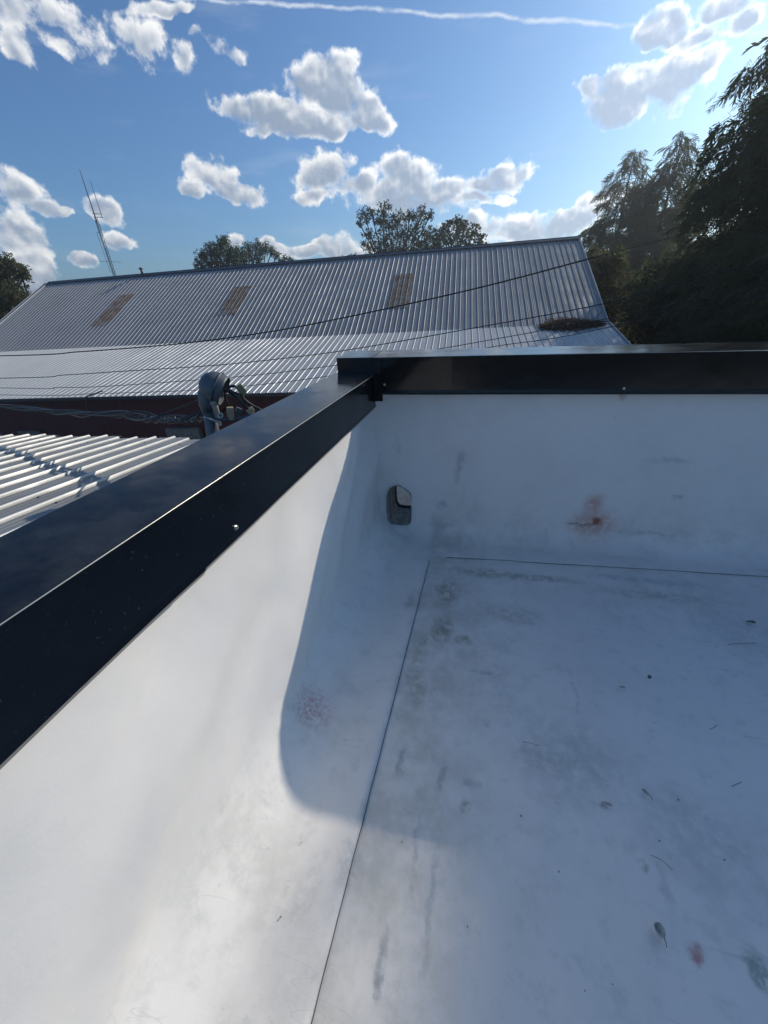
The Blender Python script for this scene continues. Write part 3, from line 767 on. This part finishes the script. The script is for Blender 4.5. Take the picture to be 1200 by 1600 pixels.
V, Fc = [], []; tube(V, Fc, [mp(334, 628, -.05), mp(336, 634, -.06), mp(341, 656, -.06)], [.026, .022, .022], 10); tube(V, Fc, [mp(334, 626, -.055), mp(335.5, 632, -.055)], .031, 10); mobj('conduit', V, Fc, M_PVC)
def block(name, px, py, w, h, m, tilt=0., off=-.05):
    c = mp(px, py, off); R = np.array([mrt, mn, UPV]).T; ca, sa = math.cos(tilt), math.sin(tilt); Rt = R @ np.array([[ca, 0, sa], [0, 1, 0], [-sa, 0, ca]])
    V, Fc = [], []; s = .0054
    box(V, Fc, (-w*s/2, -.03, -h*s/2), (w*s/2, .03, h*s/2), Rt, c); box(V, Fc, (-w*s*.3, -.04, -h*s*.75), (w*s*.3, .02, -h*s*.45), Rt, c)
    o = mobj(name, V, Fc, m, None, False)
    bv_ = o.modifiers.new('bevel', 'BEVEL'); bv_.width = .006; bv_.segments = 2
    return o
block('insulator', 360, 644, 9, 13, M_TAN, .1); block('insulator', 373, 642, 8, 8, M_GCABLE, .5); block('insulator', 391, 641, 10, 6, M_TAN, -.3); block('wire_splice', 377, 608, 9, 11, plain('mossy_splice', (.26, .25, .13), .7, 0, 40), -.5, -.08)
def mwire(name, pts, r, m, offs=-.06):
    P = smooth_path([mp(x, y, offs + .0015*i*random.uniform(-1, 1)) for i, (x, y) in enumerate(pts)], 6); V, Fc = [], []; tube(V, Fc, P, r, 7); return mobj(name, V, Fc, m)
mwire('drip_wire', [(356, 606), (366, 603), (375, 612), (380, 622), (392, 632), (409, 641), (432, 655)], .009, M_CABLE)
mwire('drip_wire', [(352, 609), (360, 610), (372, 622), (388, 640), (400, 650), (416, 664)], .010, M_GCABLE)
mwire('drip_wire', [(350, 612), (357, 612), (368, 620), (382, 634), (395, 648), (405, 656)], .011, M_CABLE)
mwire('drip_wire', [(356, 608), (364, 612), (378, 618), (381, 626), (382, 632), (378, 636)], .006, M_CABLE)
mwire('drip_wire', [(352, 614), (352, 622), (356, 632), (350, 640), (346, 648)], .009, M_CABLE, -.02)
mwire('clamp_bar', [(316, 640), (324, 650), (336, 656), (356, 656), (372, 654), (392, 650)], .012, M_MAST, -.07)
mwire('clamp_ring', [(341, 648), (345, 646), (348, 649), (346, 653), (342, 652), (341, 648)], .006, M_STEEL, -.09)
mwire('clamp_wire', [(318, 652), (326, 654), (336, 658), (344, 660), (345, 665)], .008, M_STEEL, -.09)

# ------------------------------------------------------------------ overhead cables
def cable(name, label, pts, plane_y, r, m, group='overhead cables crossing the barn roof', wob=0.):
    n_ = np.array([-.04, 1, 0]); n_ = _n(n_)
    P = [at_plane(x, y, np.array([0, plane_y, 0]), n_) for x, y in pts]
    d0 = P[0]-P[1]; d0 = d0/np.linalg.norm(d0); P = [P[0] + d0*12 + np.array([0, 0, .3])] + P
    d1 = P[-1]-P[-2]; d1 = d1/np.linalg.norm(d1); P = P + [P[-1] + d1*8]
    P = smooth_path(P, 8)
    o = P[len(P)//2]
    V, Fc = [], []; rl = [r*(1 if i < len(P)*.69 else .34) for i in range(len(P))] if r > .01 else r; tube(V, Fc, [p-o for p in P], rl, 6)
    ob = link(name, mesh_pd(name, V, Fc, True), m); ob.location = tuple(o)
    return tag(ob, label, 'cable', group)
cable('overhead_cable', 'thickest black cable sagging across the upper barn roof, highest of them', [(0, 556), (125, 549.5), (250, 540), (325, 532), (417, 519), (500, 504), (633, 476), (771, 444), (922, 404), (1030, 376), (1115, 352), (1230, 322)], 8.0, .013, M_CABLE)
cable('overhead_cable', 'thin black cable second from top, crossing the kink line of the barn roof', [(0, 591), (100, 586), (208, 579), (346, 570), (500, 553), (620, 534), (743, 512), (860, 491), (950, 473), (1010, 456), (1112, 430), (1230, 398)], 7.2, .008, M_CABLE)
cable('overhead_cable', 'thin black cable third from top, running over the brown debris on the barn roof', [(0, 606), (90, 605.5), (167, 603.5), (367, 589), (500, 574), (640, 553), (817, 522), (880, 510), (954, 497), (1060, 474), (1230, 436)], 6.8, .006, M_CABLE)
cable('overhead_cable', 'lowest thin black cable skimming just above the barn eave', [(0, 617), (150, 615), (308, 609.5), (420, 599.5), (500, 589.5), (620, 571), (766, 542.5), (862, 529), (959, 510), (1080, 487), (1230, 455)], 6.5, .0055, M_CABLE)
# twisted bundle from the mast along the dark wall
bdir = _n([-.95, .30, 0]); bn = _n([.30, .95, 0])
def bp(px, py): return at_plane(px, py, np.array([MX, MY, 0]), bn)
base_px = [(-60, 628), (0, 634), (60, 640), (120, 646), (180, 648), (230, 653), (265, 656), (300, 653), (322, 651)]
bundle = thing('cable_bundle', 'sagging bundle of twisted cables strung from the mast along the dark red wall', 'cable bundle', tuple(bp(322, 651)))
boff = np.array(bundle.location)
for s_ in range(6):
    P = []
    bp_ = [bp(x, y) for x, y in base_px]; bp_ = [bp_[0] + (bp_[0]-bp_[1])*6 + np.array([0, 0, .25])] + bp_
    bp_ = smooth_path(bp_, 16)
    for i, p in enumerate(bp_):
        tpar = i/len(bp_); a = tpar*26 + s_*1.05; rr = .020*(1 + 1.2*(nz((i*.06, s_*3.1, 0), 1))) + (.012 if s_ > 3 else 0)
        P.append(p + rr*(math.cos(a)*UPV + math.sin(a)*bn) + UPV*(.03*nz((i*.03, s_*7.7, 2), 1))*(1 if s_ > 1 else .4))
    V, Fc = [], []; tube(V, Fc, [p-boff for p in P], (.009, .0075, .010, .007, .006, .0075)[s_], 6)
    link('strand', mesh_pd('strand', V, Fc, True), (M_GCABLE, M_CABLE, M_CABLE, M_GCABLE, M_STEEL, M_CABLE)[s_] if s_ != 4 else M_GCABLE, bundle)
V, Fc = [], []
for k in range(9):
    x = 232 + k*9; p = bp(x, 655 - .05*k); a = .5*k
    tube(V, Fc, [p-boff + np.array([-.03, 0, .02*math.sin(a)]), p-boff + np.array([.0, -.02, .02*math.cos(a)]), p-boff + np.array([.03, 0, -.02*math.sin(a)])], .017, 7)
link('splice_sleeves', mesh_pd('splice_sleeves', V, Fc), M_GCABLE, bundle)
# stay cable rising behind the mast
P = smooth_path([bp(232, 654), bp(262, 644), bp(290, 633), bp(306, 626)], 4)
V, Fc = [], []; tube(V, Fc, [p-boff for p in P], .007, 6); link('stay_wire', mesh_pd('stay_wire', V, Fc, True), M_CABLE, bundle)

# ------------------------------------------------------------------ antenna tower far behind
AD = 62.
tp, bt = at_dist(126, 265, AD), at_dist(181, 436, AD)
twr = thing('antenna_tower', 'tall thin lattice antenna tower rising beyond the barn ridge on the left', 'antenna tower', (bt[0], bt[1], GZ))
toff = np.array(twr.location); tH = tp[2]-GZ
def leg_at(k, z, s=.16): a = k*2*math.pi/3 + .4; return np.array([s*math.cos(a), s*math.sin(a), z])
zl = at_dist(150, 340, AD)[2] - GZ
V, Fc = [], []
for k in range(3): 
    Vk, Fk = [], []; tube(Vk, Fk, [leg_at(k, 0), leg_at(k, zl)], .028, 5); link('tower_leg', mesh_pd('tower_leg', Vk, Fk), M_LATT, twr)
z = 0; i = 0
while z < zl-.5:
    for k in range(3): tube(V, Fc, [leg_at(k, z), leg_at(k+1, z+.5)], .016, 4); tube(V, Fc, [leg_at(k, z), leg_at(k+1, z)], .016, 4)
    z += .5
link('lattice', mesh_pd('lattice', V, Fc), M_LATT, twr)
V, Fc = [], []; tube(V, Fc, [(0, 0, zl-.5), (0, 0, zl+(tH-zl)*.6), (0, 0, tH)], [.07, .05, .03], 6); link('whip_mast', mesh_pd('whip_mast', V, Fc), M_LATT, twr)
sd_ = np.array([_n([-bt[1], bt[0], 0])[0], _n([-bt[1], bt[0], 0])[1], 0])*-1.0
za, zb = at_dist(140, 282, AD)[2]-GZ, at_dist(155, 336, AD)[2]-GZ
V, Fc = [], []; tube(V, Fc, [sd_*.65+np.array([0, 0, zb-.3]), sd_*.65+np.array([0, 0, za])], [.035, .022], 5)
for zz in (zb-.2, zb+.1): tube(V, Fc, [np.array([0, 0, zz])-sd_*.2, sd_*.75+np.array([0, 0, zz])], .03, 5)
link('side_antenna', mesh_pd('side_antenna', V, Fc), M_LATT, twr)
zc = at_dist(165, 385, AD)[2]-GZ
V, Fc = [], []; tube(V, Fc, [-sd_*.32+np.array([0, 0, zc-2.5]), -sd_*.36+np.array([0, 0, zb-1.6])], .02, 5); tube(V, Fc, [(0, 0, zb-1.6), -sd_*.36+np.array([0, 0, zb-1.6])], .02, 5); tube(V, Fc, [(0, 0, zc-2.5), -sd_*.32+np.array([0, 0, zc-2.5])], .02, 5)
link('feed_line', mesh_pd('feed_line', V, Fc), M_LATT, twr)
zd = at_dist(173, 408, AD)[2]-GZ
V, Fc = [], []; tube(V, Fc, [-sd_*1.1+np.array([0, 0, zd]), sd_*1.1+np.array([0, 0, zd-.1])], .018, 5); link('cross_arm', mesh_pd('cross_arm', V, Fc), M_LATT, twr)

# ------------------------------------------------------------------ trees
def rot_rand(n, rng):
    q = rng.normal(0, 1, (n, 4)); q /= np.linalg.norm(q, axis=1)[:, None]; w, x, y, z = q.T
    return np.stack([np.stack([1-2*(y*y+z*z), 2*(x*y-z*w), 2*(x*z+y*w)], -1), np.stack([2*(x*y+z*w), 1-2*(x*x+z*z), 2*(y*z-x*w)], -1), np.stack([2*(x*z-y*w), 2*(y*z+x*w), 1-2*(x*x+y*y)], -1)], 1)
def place(tmplV, tmplF, P, R, S):
    n, m_ = len(P), len(tmplV)
    V = np.einsum('nij,mj->nmi', R, tmplV)*S[:, None, None] + P[:, None, :]
    Fa = tmplF[None] + (np.arange(n)*m_)[:, None, None]
    return V.reshape(-1, 3), Fa.reshape(-1, tmplF.shape[1])
def leaf_cluster(rng, k=6, spread=.8, w=.34):
    V = []; Fq = []
    for i in range(k):
        d = rng.normal(0, 1, 3); d /= np.linalg.norm(d); c = rng.normal(0, .42, 3)*spread
        s = np.cross(d, rng.normal(0, 1, 3)); s /= np.linalg.norm(s); L = rng.uniform(.35, .6)
        b = len(V); V += [c-d*L, c+s*w*L, c+d*L, c-s*w*L]; Fq.append([b, b+1, b+2, b+3])
    return np.array(V), np.array(Fq)
def spray(rng):                             # feathery drooping needle spray, hangs along -z
    V = []; Fq = []
    for i in range(9):
        t = i/9; side = 1 if i % 2 else -1
        b = np.array([0, 0, -t]); tip = b + np.array([side*.30*(1-.5*t), rng.normal(0, .10), -.30-.1*rng.random()])
        wv = np.array([.0, .05, .035]); k = len(V)
        mid = (b+tip)/2; V += [b, mid+wv, tip, mid-wv]; Fq.append([k, k+1, k+2, k+3])
    k = len(V); V += [np.array([-.015, 0, 0]), np.array([.015, 0, 0]), np.array([.01, 0, -1.1]), np.array([-.01, 0, -1.1])]; Fq.append([k, k+1, k+2, k+3])
    return np.array(V), np.array(Fq)
def frames_from(axis, rng):                 # rotation taking -z to axis with random roll
    z = -axis; a = rng.normal(0, 1, axis.shape); x = np.cross(a, z); x /= np.linalg.norm(x, axis=1)[:, None]; y = np.cross(z, x)
    return np.stack([x, y, z], -1)

def cypress(label, base, H, R, nb=70, seed=1, keep=None, fill=None, group='feathery trees at the right of the barn', t0=.08, lean=(0, 0), dens=1.0, m=None, size=1.0, taper=.85):
    rng = np.random.default_rng(seed); base = np.array(base, float)
    root = thing('cypress_tree', label, 'tree', tuple(base), group)
    V, Fc = [], []
    tp_ = lambda t: np.array([lean[0]*t*t, lean[1]*t*t, H*t]) + np.array([.12*math.sin(5*t+seed), .12*math.cos(4*t+seed), 0])
    tube(V, Fc, [tp_(t) for t in np.linspace(0, 1, 9)], [max(.02, .02*H*(1-t)**1.0*.8+.02) for t in np.linspace(0, 1, 9)], 8)
    link('trunk', mesh_pd('trunk', V, Fc, True), M_BARK, root)
    BV, BF = [], []; AP = []; AD_ = []; AS = []
    for i in range(nb):
        t = t0 + (1-t0)*((i+.5)/nb)**.9; th = i*2.39996 + rng.normal(0, .35)
        L = R*((1-t)**taper*.97 + .05)*rng.uniform(.62, 1.15); L = min(L, R*1.1)
        dh = np.array([math.cos(th), math.sin(th), 0]); rise = rng.uniform(.15, .45)
        o = tp_(t); good = False
        for attempt in range(9):
            pts = [o + dh*L*s + np.array([0, 0, L*(rise*s - .42*s*s)]) + rng.normal(0, .03*L, 3)*s for s in np.linspace(0, 1, 6)]
            if keep is None or all(keep(base+p) for p in pts): good = True; break
            L *= .87
        if not good: continue
        tube(BV, BF, pts, [max(.008, .011*L*(1-s)+.007) for s in np.linspace(0, 1, 6)], 5, False)
        ntw = max(3, int(L*5*dens))
        for k in range(ntw):
            s = rng.uniform(.18, 1.0); j = min(4, int(s*5)); p = pts[j] + (pts[j+1]-pts[j])*(s*5-j)
            sgn = rng.choice([-1, 1]); lat = np.array([-dh[1], dh[0], 0])*sgn
            tl = (.42*L*(1-.62*s)+.18)*rng.uniform(.5, 1.15)
            d = lat*.75 + dh*.6 + np.array([0, 0, rng.uniform(-.15, .3)]); d /= np.linalg.norm(d)
            q = p + d*tl - np.array([0, 0, .10*tl])
            if k % 2 == 0 and (keep is None or keep(base+q)): tube(BV, BF, [p, q], [.010, .004], 3, False)
            na = max(2, int(tl/.17))
            for a in range(na):
                u = (a+rng.random())/na; AP.append(p+(q-p)*u + rng.normal(0, .05, 3)); AD_.append(d*.55 + np.array([0, 0, -.75]) + rng.normal(0, .28, 3)); AS.append(rng.uniform(.28, .6)*size)
    AP = np.array(AP); AD_ = np.array(AD_); AS = np.array(AS)
    if keep is not None:
        kk = np.array([keep(base+p) for p in AP]); AP, AD_, AS = AP[kk], AD_[kk], AS[kk]
    if fill is not None:
        AP = np.concatenate([AP, np.array(fill)-base]); AD_ = np.concatenate([AD_, np.array([-.35, 0, -.7]) + rng.normal(0, .3, (len(fill), 3))]); AS = np.concatenate([AS, rng.uniform(.35, .65, len(fill))*size])
    AD_ /= np.linalg.norm(AD_, axis=1)[:, None]
    Rm = frames_from(AD_, rng); tv, tf = spray(rng)
    V, Fa = place(tv, tf, AP, Rm, AS)
    link('crown', mesh_np('crown', V, Fa, 4), m or M_CYP, root)
    link('branches', mesh_pd('branches', BV, BF, True), M_BARK, root)['kind'] = 'stuff'
    return root, len(Fa)

def broadleaf(name, label, D, clumps, m, seed, trunk_px, leaf=.16, per=70, depth=1.0, group=None, cat='tree', fork=.55, limbs=True, tr=.16):
    """crown built from leafy clumps (x, y, radius seen) at horizontal distance D"""
    rng = np.random.default_rng(seed); sc_ = np.linalg.norm(at_dist(600, 430, D)-at_dist(601, 430, D))
    g = at_dist(*trunk_px, D); base = np.array([g[0], g[1], GZ]); root = thing(name, label, cat, tuple(base), group)
    top = g - base
    BV, BF = [], []; tube(BV, BF, [(0, 0, 0), top*.5+rng.normal(0, .1, 3), top*1.0], [tr*1.5, tr*1.1, tr], 8)
    link('trunk', mesh_pd('trunk', BV, BF, True), M_BARK, root)
    BV, BF = [], []; PP = []; SS = []
    for (x, y, r) in clumps:
        Dj = D + rng.normal(0, 1)*depth*1.2; c = at_dist(x, y, Dj) - base; rr = r*sc_*1.05
        n = int(per*(r/14)**1.7)
        q = rng.normal(0, 1, (n, 3)); q /= np.linalg.norm(q, axis=1)[:, None]; q *= (rng.random(n)**.45)[:, None]*rr*np.array([1, 1, .8])
        PP.append(c+q); SS.append(rng.uniform(.7, 1.35, n)*leaf)
        if limbs:
            mid = top*.95*(1-fork) + c*fork + rng.normal(0, .25, 3); mid[2] = top[2]*.9 + (c[2]-top[2]*.9)*.45
            tube(BV, BF, smooth_path([top*.93, mid, c, c+(c-mid)*.25*rr/np.linalg.norm(c-mid)*2], 3), list(np.linspace(tr*.55, .02, 10)), 5, False)
            for k in range(7):
                e = c + q[rng.integers(n)]*.9; tube(BV, BF, [c*.75+mid*.25, (c+e)/2+rng.normal(0, .06, 3), e], [.03, .02, .01], 4, False)
    PP = np.concatenate(PP); SS = np.concatenate(SS); tv, tf = leaf_cluster(rng)
    V, Fa = place(tv, tf, PP, rot_rand(len(PP), rng), SS*1.5)
    link('crown', mesh_np('crown', V, Fa, 4), m, root)
    if limbs: link('limbs', mesh_pd('limbs', BV, BF, True), M_BARK, root)['kind'] = 'stuff'
    return root, len(Fa)
tot = 0
# trees beyond the ridge
T1 = [(570,337,12),(562,350,7),(600,327,12),(592,343,13),(606,352,17),(622,340,12),(640,338,11),(660,331,10),(672,336,8),(655,345,10),(580,330,6),(630,360,20),(576,366,10),(600,374,18),(648,372,20),(622,390,24),(590,392,18),(650,392,22),(572,383,9),(612,402,22),(672,366,13),(668,384,18),(676,396,16)]
tot += broadleaf('oak_tree', 'open crowned tree with bare lacy top, tallest of those behind the barn ridge', 46, T1, M_OAK, 3, (612, 405), .15, 80)[1]
T1b = [(690,368,15),(700,354,10),(713,346,11),(726,354,12),(740,362,12),(750,374,10),(706,376,16),(732,380,16),(682,382,16),(752,384,8),(716,364,12)]
tot += broadleaf('oak_tree', 'rounder dark tree just right of the tall open one behind the barn ridge', 44, T1b, M_OAK, 4, (715, 395), .15, 100)[1]
T2a = [(318,398,10),(312,412,9),(328,388,9),(345,380,10),(352,374,6),(340,394,14),(358,392,14),(330,410,16),(350,412,18),(310,422,8),(366,405,14)]
tot += broadleaf('oak_tree', 'ragged green tree standing left of the flat topped dark one behind the barn ridge', 50, T2a, M_OAK, 5, (340, 430), .17, 105)[1]
T2b = [(388,387,10),(402,384,10),(415,387,10),(425,393,9),(432,400,7),(392,398,12),(376,396,12),(380,408,14),(408,396,10),(404,408,7),(447,405,8),(455,408,5),(438,408,5),(376,416,12)]
tot += broadleaf('umbrella_tree', 'dark flat topped umbrella shaped tree behind the barn ridge', 52, T2b, M_DARK, 6, (392, 425), .13, 170)[1]
T3 = [(8,408,12),(22,420,11),(33,430,9),(40,422,5),(-5,418,16),(10,440,20),(-12,455,30),(20,462,18),(6,482,24),(28,470,12),(-30,430,28),(-30,480,30)]
tot += broadleaf('oak_tree', 'brown tinged leafy tree at the far left edge beside the barn gable', 36, T3, M_BROWN, 8, (-10, 490), .15, 75)[1]
tot += broadleaf('sapling_tree', 'small twiggy treetop peeking over the barn ridge left of the tall open tree', 47, [(545,400,6),(553,399,5),(538,403,5),(549,404,7)], M_OAK, 9, (546, 410), .12, 34)[1]
# big feathery trees on the right
g = at_dist(992, 232, 50); b_ = (g[0], g[1], GZ); top = g[2]
tot += cypress('feathery cypress nearest the barn gable, leftmost of the tall trees at right', b_, top-GZ, 7.6, 110, 21, None, None, t0=.25, dens=.75, taper=.75, size=1.5)[1]
g = at_dist(1066, 205, 46); b_ = (g[0], g[1], GZ); top = g[2]
tot += cypress('middle pointed cypress between its two neighbours at right, with narrow airy tip', b_, top-GZ, 7.4, 115, 22, None, None, t0=.25, dens=.75, taper=.75, size=1.45)[1]
shade_fill7 = []                                   # dense unseen sprays added to shape the shadow edge on the deck
while len(shade_fill7) < 4200:
    x = RNG.uniform(10.3, 16.5); y = 16.6 + RNG.normal(0, 1.5) ; d_ = RNG.exponential(.75)
    shade_fill7.append(np.array([x, y, EYE + .8625*x - 1.75 - d_]))
def keep7(p):                                # crown kept to its leaning contour, cut lower to leave deck and wall sunlit
    if p[0] < max(6.0, .335*p[1]) + .5*nz(p, .7): return False
    tight = p[0] - .8*(p[1]-.5) > -2.4
    return p[2]-EYE < ((min(.95*p[0] - 2.05, .8625*p[0] - 2.05)) if tight else .97*p[0] - 1.05) + .3*nz(p, .8) + .15*nz(p, 2.5)
tot += cypress('tallest cypress at the right edge of the photo, drooping sprays against the glare', (12.6, 17.2, GZ), 14.7, 10.8, 360, 23, keep7, shade_fill7, t0=.2, dens=.72, taper=.38, size=1.05)[1]
# lower growth and the trees behind
SH = [('leafy_bush', 'olive brown bush beside the barn gable under the cypresses', 26, [(945,420,26),(935,455,22),(965,450,28),(985,480,30),(950,490,26),(975,515,26),(1000,520,26),(960,405,18),(925,400,12)], M_BROWN, 31, (965, 540)),
      ('leafy_bush', 'dark bush filling the gap below the middle cypress', 24, [(1040,430,34),(1030,480,36),(1070,470,38),(1050,520,34),(1090,520,36),(1010,460,28),(1085,425,28)], M_DARK, 32, (1050, 545)),
      ('leafy_bush', 'shadowy bush at the right frame edge above the black cap', 20, [(1130,450,40),(1170,430,36),(1150,500,44),(1200,480,50),(1190,530,44),(1120,520,38),(1210,420,30)], M_DARK, 33, (1160, 545)),
      ('leafy_bush', 'brownish low bush between the dark bushes under the cypresses', 21.5, [(1100,480,24),(1080,505,24),(1115,520,24),(1060,530,22),(1030,535,20)], M_BROWN, 34, (1090, 548))]
for (nm, lb, D, cl, m, sd, tp2) in SH:
    tot += broadleaf(nm, lb, D, cl, m, sd, tp2, .15, 60, 1.2, 'bushes under the cypresses', 'bush', tr=.08)[1]
for i, (x, y, D, sd, lb) in enumerate(((1010, 400, 56, 41, 'broad background tree behind the leftmost cypress'), (1120, 390, 52, 42, 'broad background tree between the middle and tallest cypress'), (1230, 380, 42, 43, 'broad background tree at the extreme right behind the tallest cypress'))):
    rg = np.random.default_rng(sd); cl = [(x+rg.normal(0, 34), y+abs(rg.normal(0, 60)), rg.uniform(20, 34)) for k in range(20)]
    tot += broadleaf('oak_tree', lb, D, cl, M_DARK, sd, (x, 500), .2, 46, 1.5, 'background trees at right')[1]
print('leaf quads', tot)

# ------------------------------------------------------------------ thin haze added to veil the dark trees like lens glare
hv, hf = [], []; box(hv, hf, (-460, -460, GZ-1.0), (460, 460, 26.0))
mh = bpy.data.materials.new('thin_haze'); mh.use_nodes = True; mh.node_tree.nodes.clear()
pv = mh.node_tree.nodes.new('ShaderNodeVolumePrincipled'); pv.inputs['Color'].default_value = (.9, .93, .97, 1); pv.inputs['Density'].default_value = .0015; pv.inputs['Anisotropy'].default_value = .5
oh = mh.node_tree.nodes.new('ShaderNodeOutputMaterial'); mh.node_tree.links.new(pv.outputs[0], oh.inputs['Volume'])
hz = link('haze', mesh_pd('haze', hv, hf), mh); hz['kind'] = 'stuff'
# ------------------------------------------------------------------ litter on the deck
def leaf_thing(label, px, py, L, Wd, ang, m, curl=.012, stem=True, name='fallen_leaf', cat='leaf', group=None):
    c = deck(px, py); t = thing(name, label, cat, (c[0], c[1], .004), group, ang)
    V = []; Fc = []; n = 9
    for i in range(n):
        s = i/(n-1); w = Wd*math.sin(math.pi*min(1, s*.93+.05))**.8*(1+.12*math.sin(9*s))
        for k in (-1, -.5, 0, .5, 1): V.append(np.array(((s-.5)*L, k*w, curl*abs(k)**1.5*(.4+s) + .002*math.sin(7*s+3*k) + .003)))
    for i in range(n-1):
        for k in range(4): a = i*5+k; Fc.append([a, a+1, a+6, a+5])
    link('blade', mesh_pd('blade', V, Fc, True), m, t)
    if stem:
        V, Fc = [], []; tube(V, Fc, [(-.5*L, 0, .004), (-.72*L, .004, .004), (-.95*L, .012, .003)], [.0012, .001, .0008], 5); link('stalk', mesh_pd('stalk', V, Fc, True), M_BARK, t)
    return t
M_LB = plain('dry_leaf_brown', (.52, .49, .44), .8, 0, 60); M_LD = plain('dark_leaf', (.20, .205, .20), .7, 0, 60); M_LG = plain('grey_leaf', (.55, .55, .53), .8, 0, 60)
leaf_thing('curled grey brown leaf with a stalk near the lower right of the deck', 1028, 1457, .030, .016, 2.3, M_LB, .014)
leaf_thing('small dark leaf on the deck near the right edge by the back seam', 1172, 974, .036, .009, -.3, M_LD, .008, False)
leaf_thing('small brown leaf with a long thin stalk in the middle of the deck', 1008, 1240, .026, .008, 2.6, M_LB, .004)
leaf_thing('pale dry leaf fragment right of the leaf with long stalk', 948, 1258, .034, .007, -.2, M_LG, .004, False)
leaf_thing('dark crumpled leaf bit below the back seam at right centre', 1014, 1060, .020, .008, .9, M_LD, .006, False)
leaf_thing('small rusty leaf bit left of the crumpled dark one', 972, 1076, .022, .007, -.4, M_LB, .006, False)
def twig(label, p0, p1, r=.0009):
    a, b = deck(*p0), deck(*p1); c = (a+b)/2; t = [a-c+np.array([0, 0, .004]), np.array([random.uniform(-.004, .004), random.uniform(-.004, .004), .008]), b-c+np.array([0, 0, .004])]
    V, Fc = [], []; tube(V, Fc, smooth_path(t, 4), r, 5); o = link('twig', mesh_pd('twig', V, Fc, True), M_BARK); o.location = (c[0], c[1], 0); tag(o, label, 'twig', 'twigs on the deck')
twig('straight thin twig on the deck below the small dark leaf at right edge', (1137, 1008), (1180, 1006), .0012)
twig('short twig slanting near the right edge of the deck, below the straight one', (1108, 1141), (1120, 1134))
twig('short pale twig near the leaf with the long stalk', (1142, 1230), (1158, 1223))
twig('thin slanting twig below and right of deck centre', (1017, 1337), (1050, 1360), .0008)
twig('short thin twig in the middle left of the deck', (815, 1160), (842, 1166), .0008)
twig('tiny curved twig beside the left seam at upper deck', (668, 998), (663, 1006), .001)
for (x, y) in [(947,942),(943,948),(1077,1038),(1050,1063),(893,1068),(906,1067),(775,1075),(950,1228),(814,1275),(682,1087),(628,1316),(957,1538),(873,1362),(1030,1314),(1132,1344),(439,1434),(471,1318),(730,1448),(1060,1250),(1002,962),(914,1548),(1120,1010)]:
    c = deck(x, y)
    if c[0] < -.32: c[2] = .005
    V = []; Fc = []; s = random.uniform(.0018, .0036)
    me = bmesh.new(); bmesh.ops.create_icosphere(me, subdivisions=1, radius=s)
    for v in me.verts: v.co *= random.uniform(.65, 1.25); v.co.z *= .7
    md = bpy.data.meshes.new('grit'); me.to_mesh(md); me.free()
    o = link('grit', md, M_LD); o.location = (c[0], c[1], c[2]+s*.5); tag(o, 'tiny dark grain of grit lying on the white deck', 'grit', 'grit grains on the deck')
